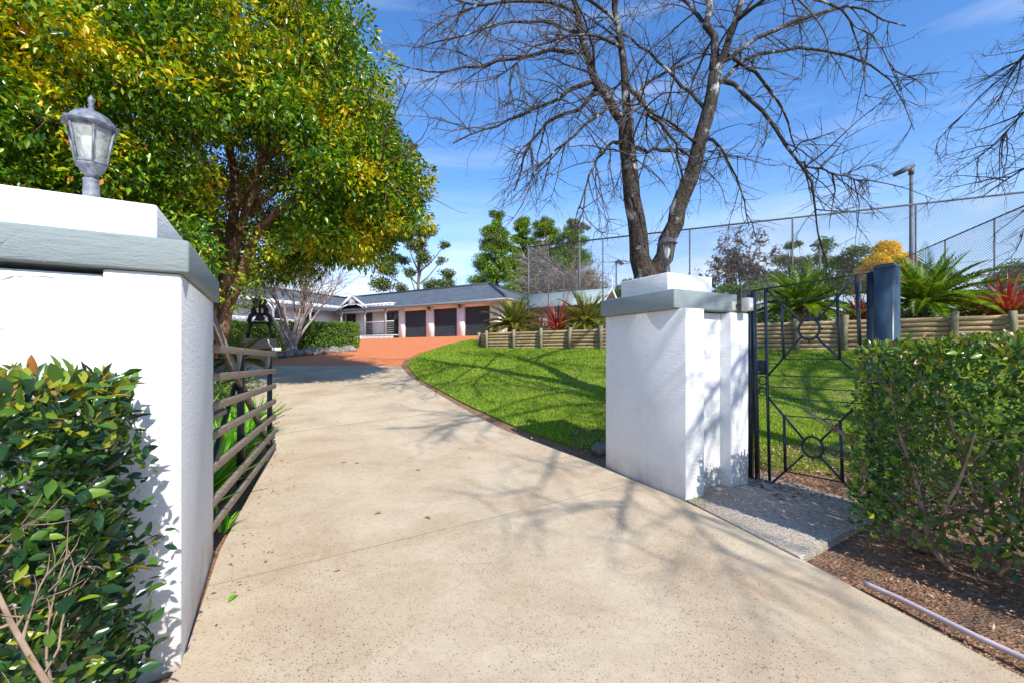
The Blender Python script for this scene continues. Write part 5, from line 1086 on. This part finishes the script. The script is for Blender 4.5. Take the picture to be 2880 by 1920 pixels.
far_tree('gum_tree', 'grey green tree above the roof left of the crepe myrtle', 690, 56, [(640, 760, 50, 34), (700, 770, 44, 30), (660, 810, 60, 30), (600, 790, 60, 40)], 'leafgum')
far_tree('shrub_tree', 'shaded garden tree behind the left pier', 330, 16, [(250, 620, 160, 120), (420, 700, 120, 120), (120, 640, 120, 120), (520, 800, 80, 60)], 'leaffar', leafn=0.14, size=0.12)
BL = ['far dark tree just right of the bare tree fork', 'far dark tree behind the smaller brown tree', 'far dark tree behind the practice net', 'far dark tree under the flat topped olive tree', 'far dark tree under the yellow tree', 'far dark tree behind the big right cycad', 'far dark tree farthest right on the skyline']
for i in range(7):    # far wooded skyline behind the court
    px = 1750+i*170; far_tree('far_tree', BL[i], px, 95, [(px-35, 890, 40, 20), (px+30, 885, 44, 24), (px, 870, 40, 22)], 'leaffar', leafn=0.6, size=0.5, grp='low far tree belt')
# left garden shrubs
mb = MB()
for i in range(110):
    p = np.array([-5.4-3.6*random.random(), 6.5+9*random.random()]); 
    if p[0] > -0.56*(p[1])-0.6: continue
    clump(mb, (p[0], p[1], Z(*p)+0.18), (0.35, 0.35, 0.25), 60, 0.10, 0.4, -0.2, 0.1)
o = obj('undergrowth', mb, M['leaffar']); tag(o, 'low green undergrowth in the left garden bed', 'ground cover', kind='stuff')

# ---------------------------------------------------------------- grass, litter, small things
n = 150000; u = rng.random(n)**1.5; v = rng.random(n); mI, nI = LP.shape[:2]
fi = u*(mI-1); fj = v*(nI-1); i0 = fi.astype(int).clip(0, mI-2); j0 = fj.astype(int).clip(0, nI-2); a_ = (fi-i0)[:, None]; b_ = (fj-j0)[:, None]
P = LP[i0, j0]*(1-a_)*(1-b_)+LP[i0+1, j0]*a_*(1-b_)+LP[i0, j0+1]*(1-a_)*b_+LP[i0+1, j0+1]*a_*b_
bare = np.sin(P[:, 0]*2.3+P[:, 1]*1.1)+np.sin(P[:, 1]*2.9-P[:, 0]*1.7); kp = ~((P[:, 1] < 6.3) & (rng.random(n) < 0.75)) & ~((bare > 1.2) & (rng.random(n) < 0.4)); P = P[kp]; n = len(P)
D = rng.normal(size=(n, 3))*0.45+[0, 0, 1]; sz = (0.028+0.0022*P[:, 1])*(0.6+0.8*rng.random(n)); sd_ = unit(np.cross(unit(D), rng.normal(size=(n, 3)))); w_ = (0.0035+0.0007*P[:, 1])[:, None]
V = np.stack([P-sd_*w_, P+sd_*w_, P+unit(D)*sz[:, None]], 1).reshape(-1, 3); mb = MB(); mb.add(V, np.arange(3*n).reshape(-1, 3)); o = obj('grass', mb, M['grass']); tag(o, 'short bright green grass blades of the lawn', 'grass', kind='stuff')
# mulch litter
def litter(name, label, pts, size, lz=-0.028):
    n = len(pts); P = np.array([[x, y, Z(x, y)+lz+0.04*random.random()**2] for x, y in pts]); D = rng.normal(size=(n, 3))*[1, 1, 0.25]; mb = MB(); leaves(mb, P, D, size*(0.4+0.9*rng.random(n)), 0.4, up=np.array([0, 0, 1.0])+rng.normal(size=(n, 3))*0.25); o = obj(name, mb, M['litter']); tag(o, label, 'leaf litter', kind='stuff')
pts = []
while len(pts) < 9000:
    x, y = 2.1+4*random.random(), 0.4+4.2*random.random()
    tt = x-np.interp(y, [0.8, 1.97, 3.1, 4.6], [2.66, 2.36, 2.11, 1.5])
    if tt > 0.03 and not (y > 2.9+0.75*(x-2.1) and x < 3.5): pts.append((x, y))
litter('bark_mulch', 'brown bark chips and dry leaves on the verge at the lower right', pts, 0.030)
pts = [(2.7+2.4*random.random(), 4.3+1.9*random.random()) for _ in range(3200)]+[(0.9+0.9*random.random(), 5.9+1.2*random.random()) for _ in range(900)]+[(-0.2+6*random.random(), 7+4*random.random()) for _ in range(260)]
litter('leaf_litter', 'dry fallen leaves at the near edge of the lawn behind the pier and gate', pts, 0.05, 0.0)
pts = [(np.interp(y, [2, 3.2, 4, 6.2], [-1.56, -2.15, -2.45, -3.4])+0.35*random.random()**2, y) for y in rng.uniform(2.2, 6.2, 150)]+[(np.interp(y, [4.3, 5.4, 7.25, 9.1, 13], [1.74, 1.17, -0.19, -1.17, -3.1])-0.3*random.random()**2, y) for y in rng.uniform(5.4, 13, 130)]
litter('edge_debris', 'scattered dry debris along the edges of the concrete drive', [(float(a), float(b)) for a, b in pts], 0.03, 0.003)
for v_ in (): pass
dl = [(767, 1183, 0), (982, 1208, 1), (945, 1185, 1), (1209, 1220, 1), (958, 1308, 0), (1185, 1330, 0), (1075, 1448, 0), (1194, 1460, 0), (665, 1680, 2), (1130, 1140, 1), (1290, 1265, 1), (612, 1560, 0), (960, 1610, 1), (835, 1205, 1), (1010, 1310, 0), (845, 1170, 1), (1318, 1290, 1)]
kinds = [('litter', 'reddish brown dry leaf lying on the concrete drive'), ('litter', 'tiny dark curled leaf on the concrete drive'), ('strap', 'single green leaf lying on the drive near the left pier')]
for px, py, k in dl:
    Yv = 1.5*F/(py-HZ) if py > 1400 else 2.0/(0.1+(py-HZ)/F); x = (px-CX)/F*Yv; mb = MB(); leaves(mb, np.array([[0, 0, 0.01]]), rng.normal(size=(1, 3))*[1, 1, 0.1], (0.075, 0.045, 0.08)[k], 0.42, True, up=np.array([[0.1, 0.2, 1.0]]))
    o = obj('fallen_leaf', mb, M[kinds[k][0]]); o.location = (x, Yv, Z(x, Yv)+0.004); tag(o, kinds[k][1], 'leaf', 'fallen leaves on the drive')
# hose
hp = [g0(2430, 1645), g0(2530, 1690), g0(2640, 1745), g0(2760, 1805), g0(2880, 1860), g0(3050, 1950)]
mb = MB(); A = resample([(x, y, 0.012) for x, y in hp], 24); A[:, 2] += 0.006; mb.tube(A, 0.016, 8); o = obj('garden_hose', mb, M['hose'], smooth=True); tag(o, 'pale pink garden hose lying on the bark mulch at the lower right', 'hose')
w0 = g0(1948, 1415); strap_plant('weed', 'tiny grass weed sprouting at the front foot of the side pier', 'weed', (w0[0], w0[1], 0.0), 9, 0.09, 0.010, 0.08, M['strap'], None, 0.8)
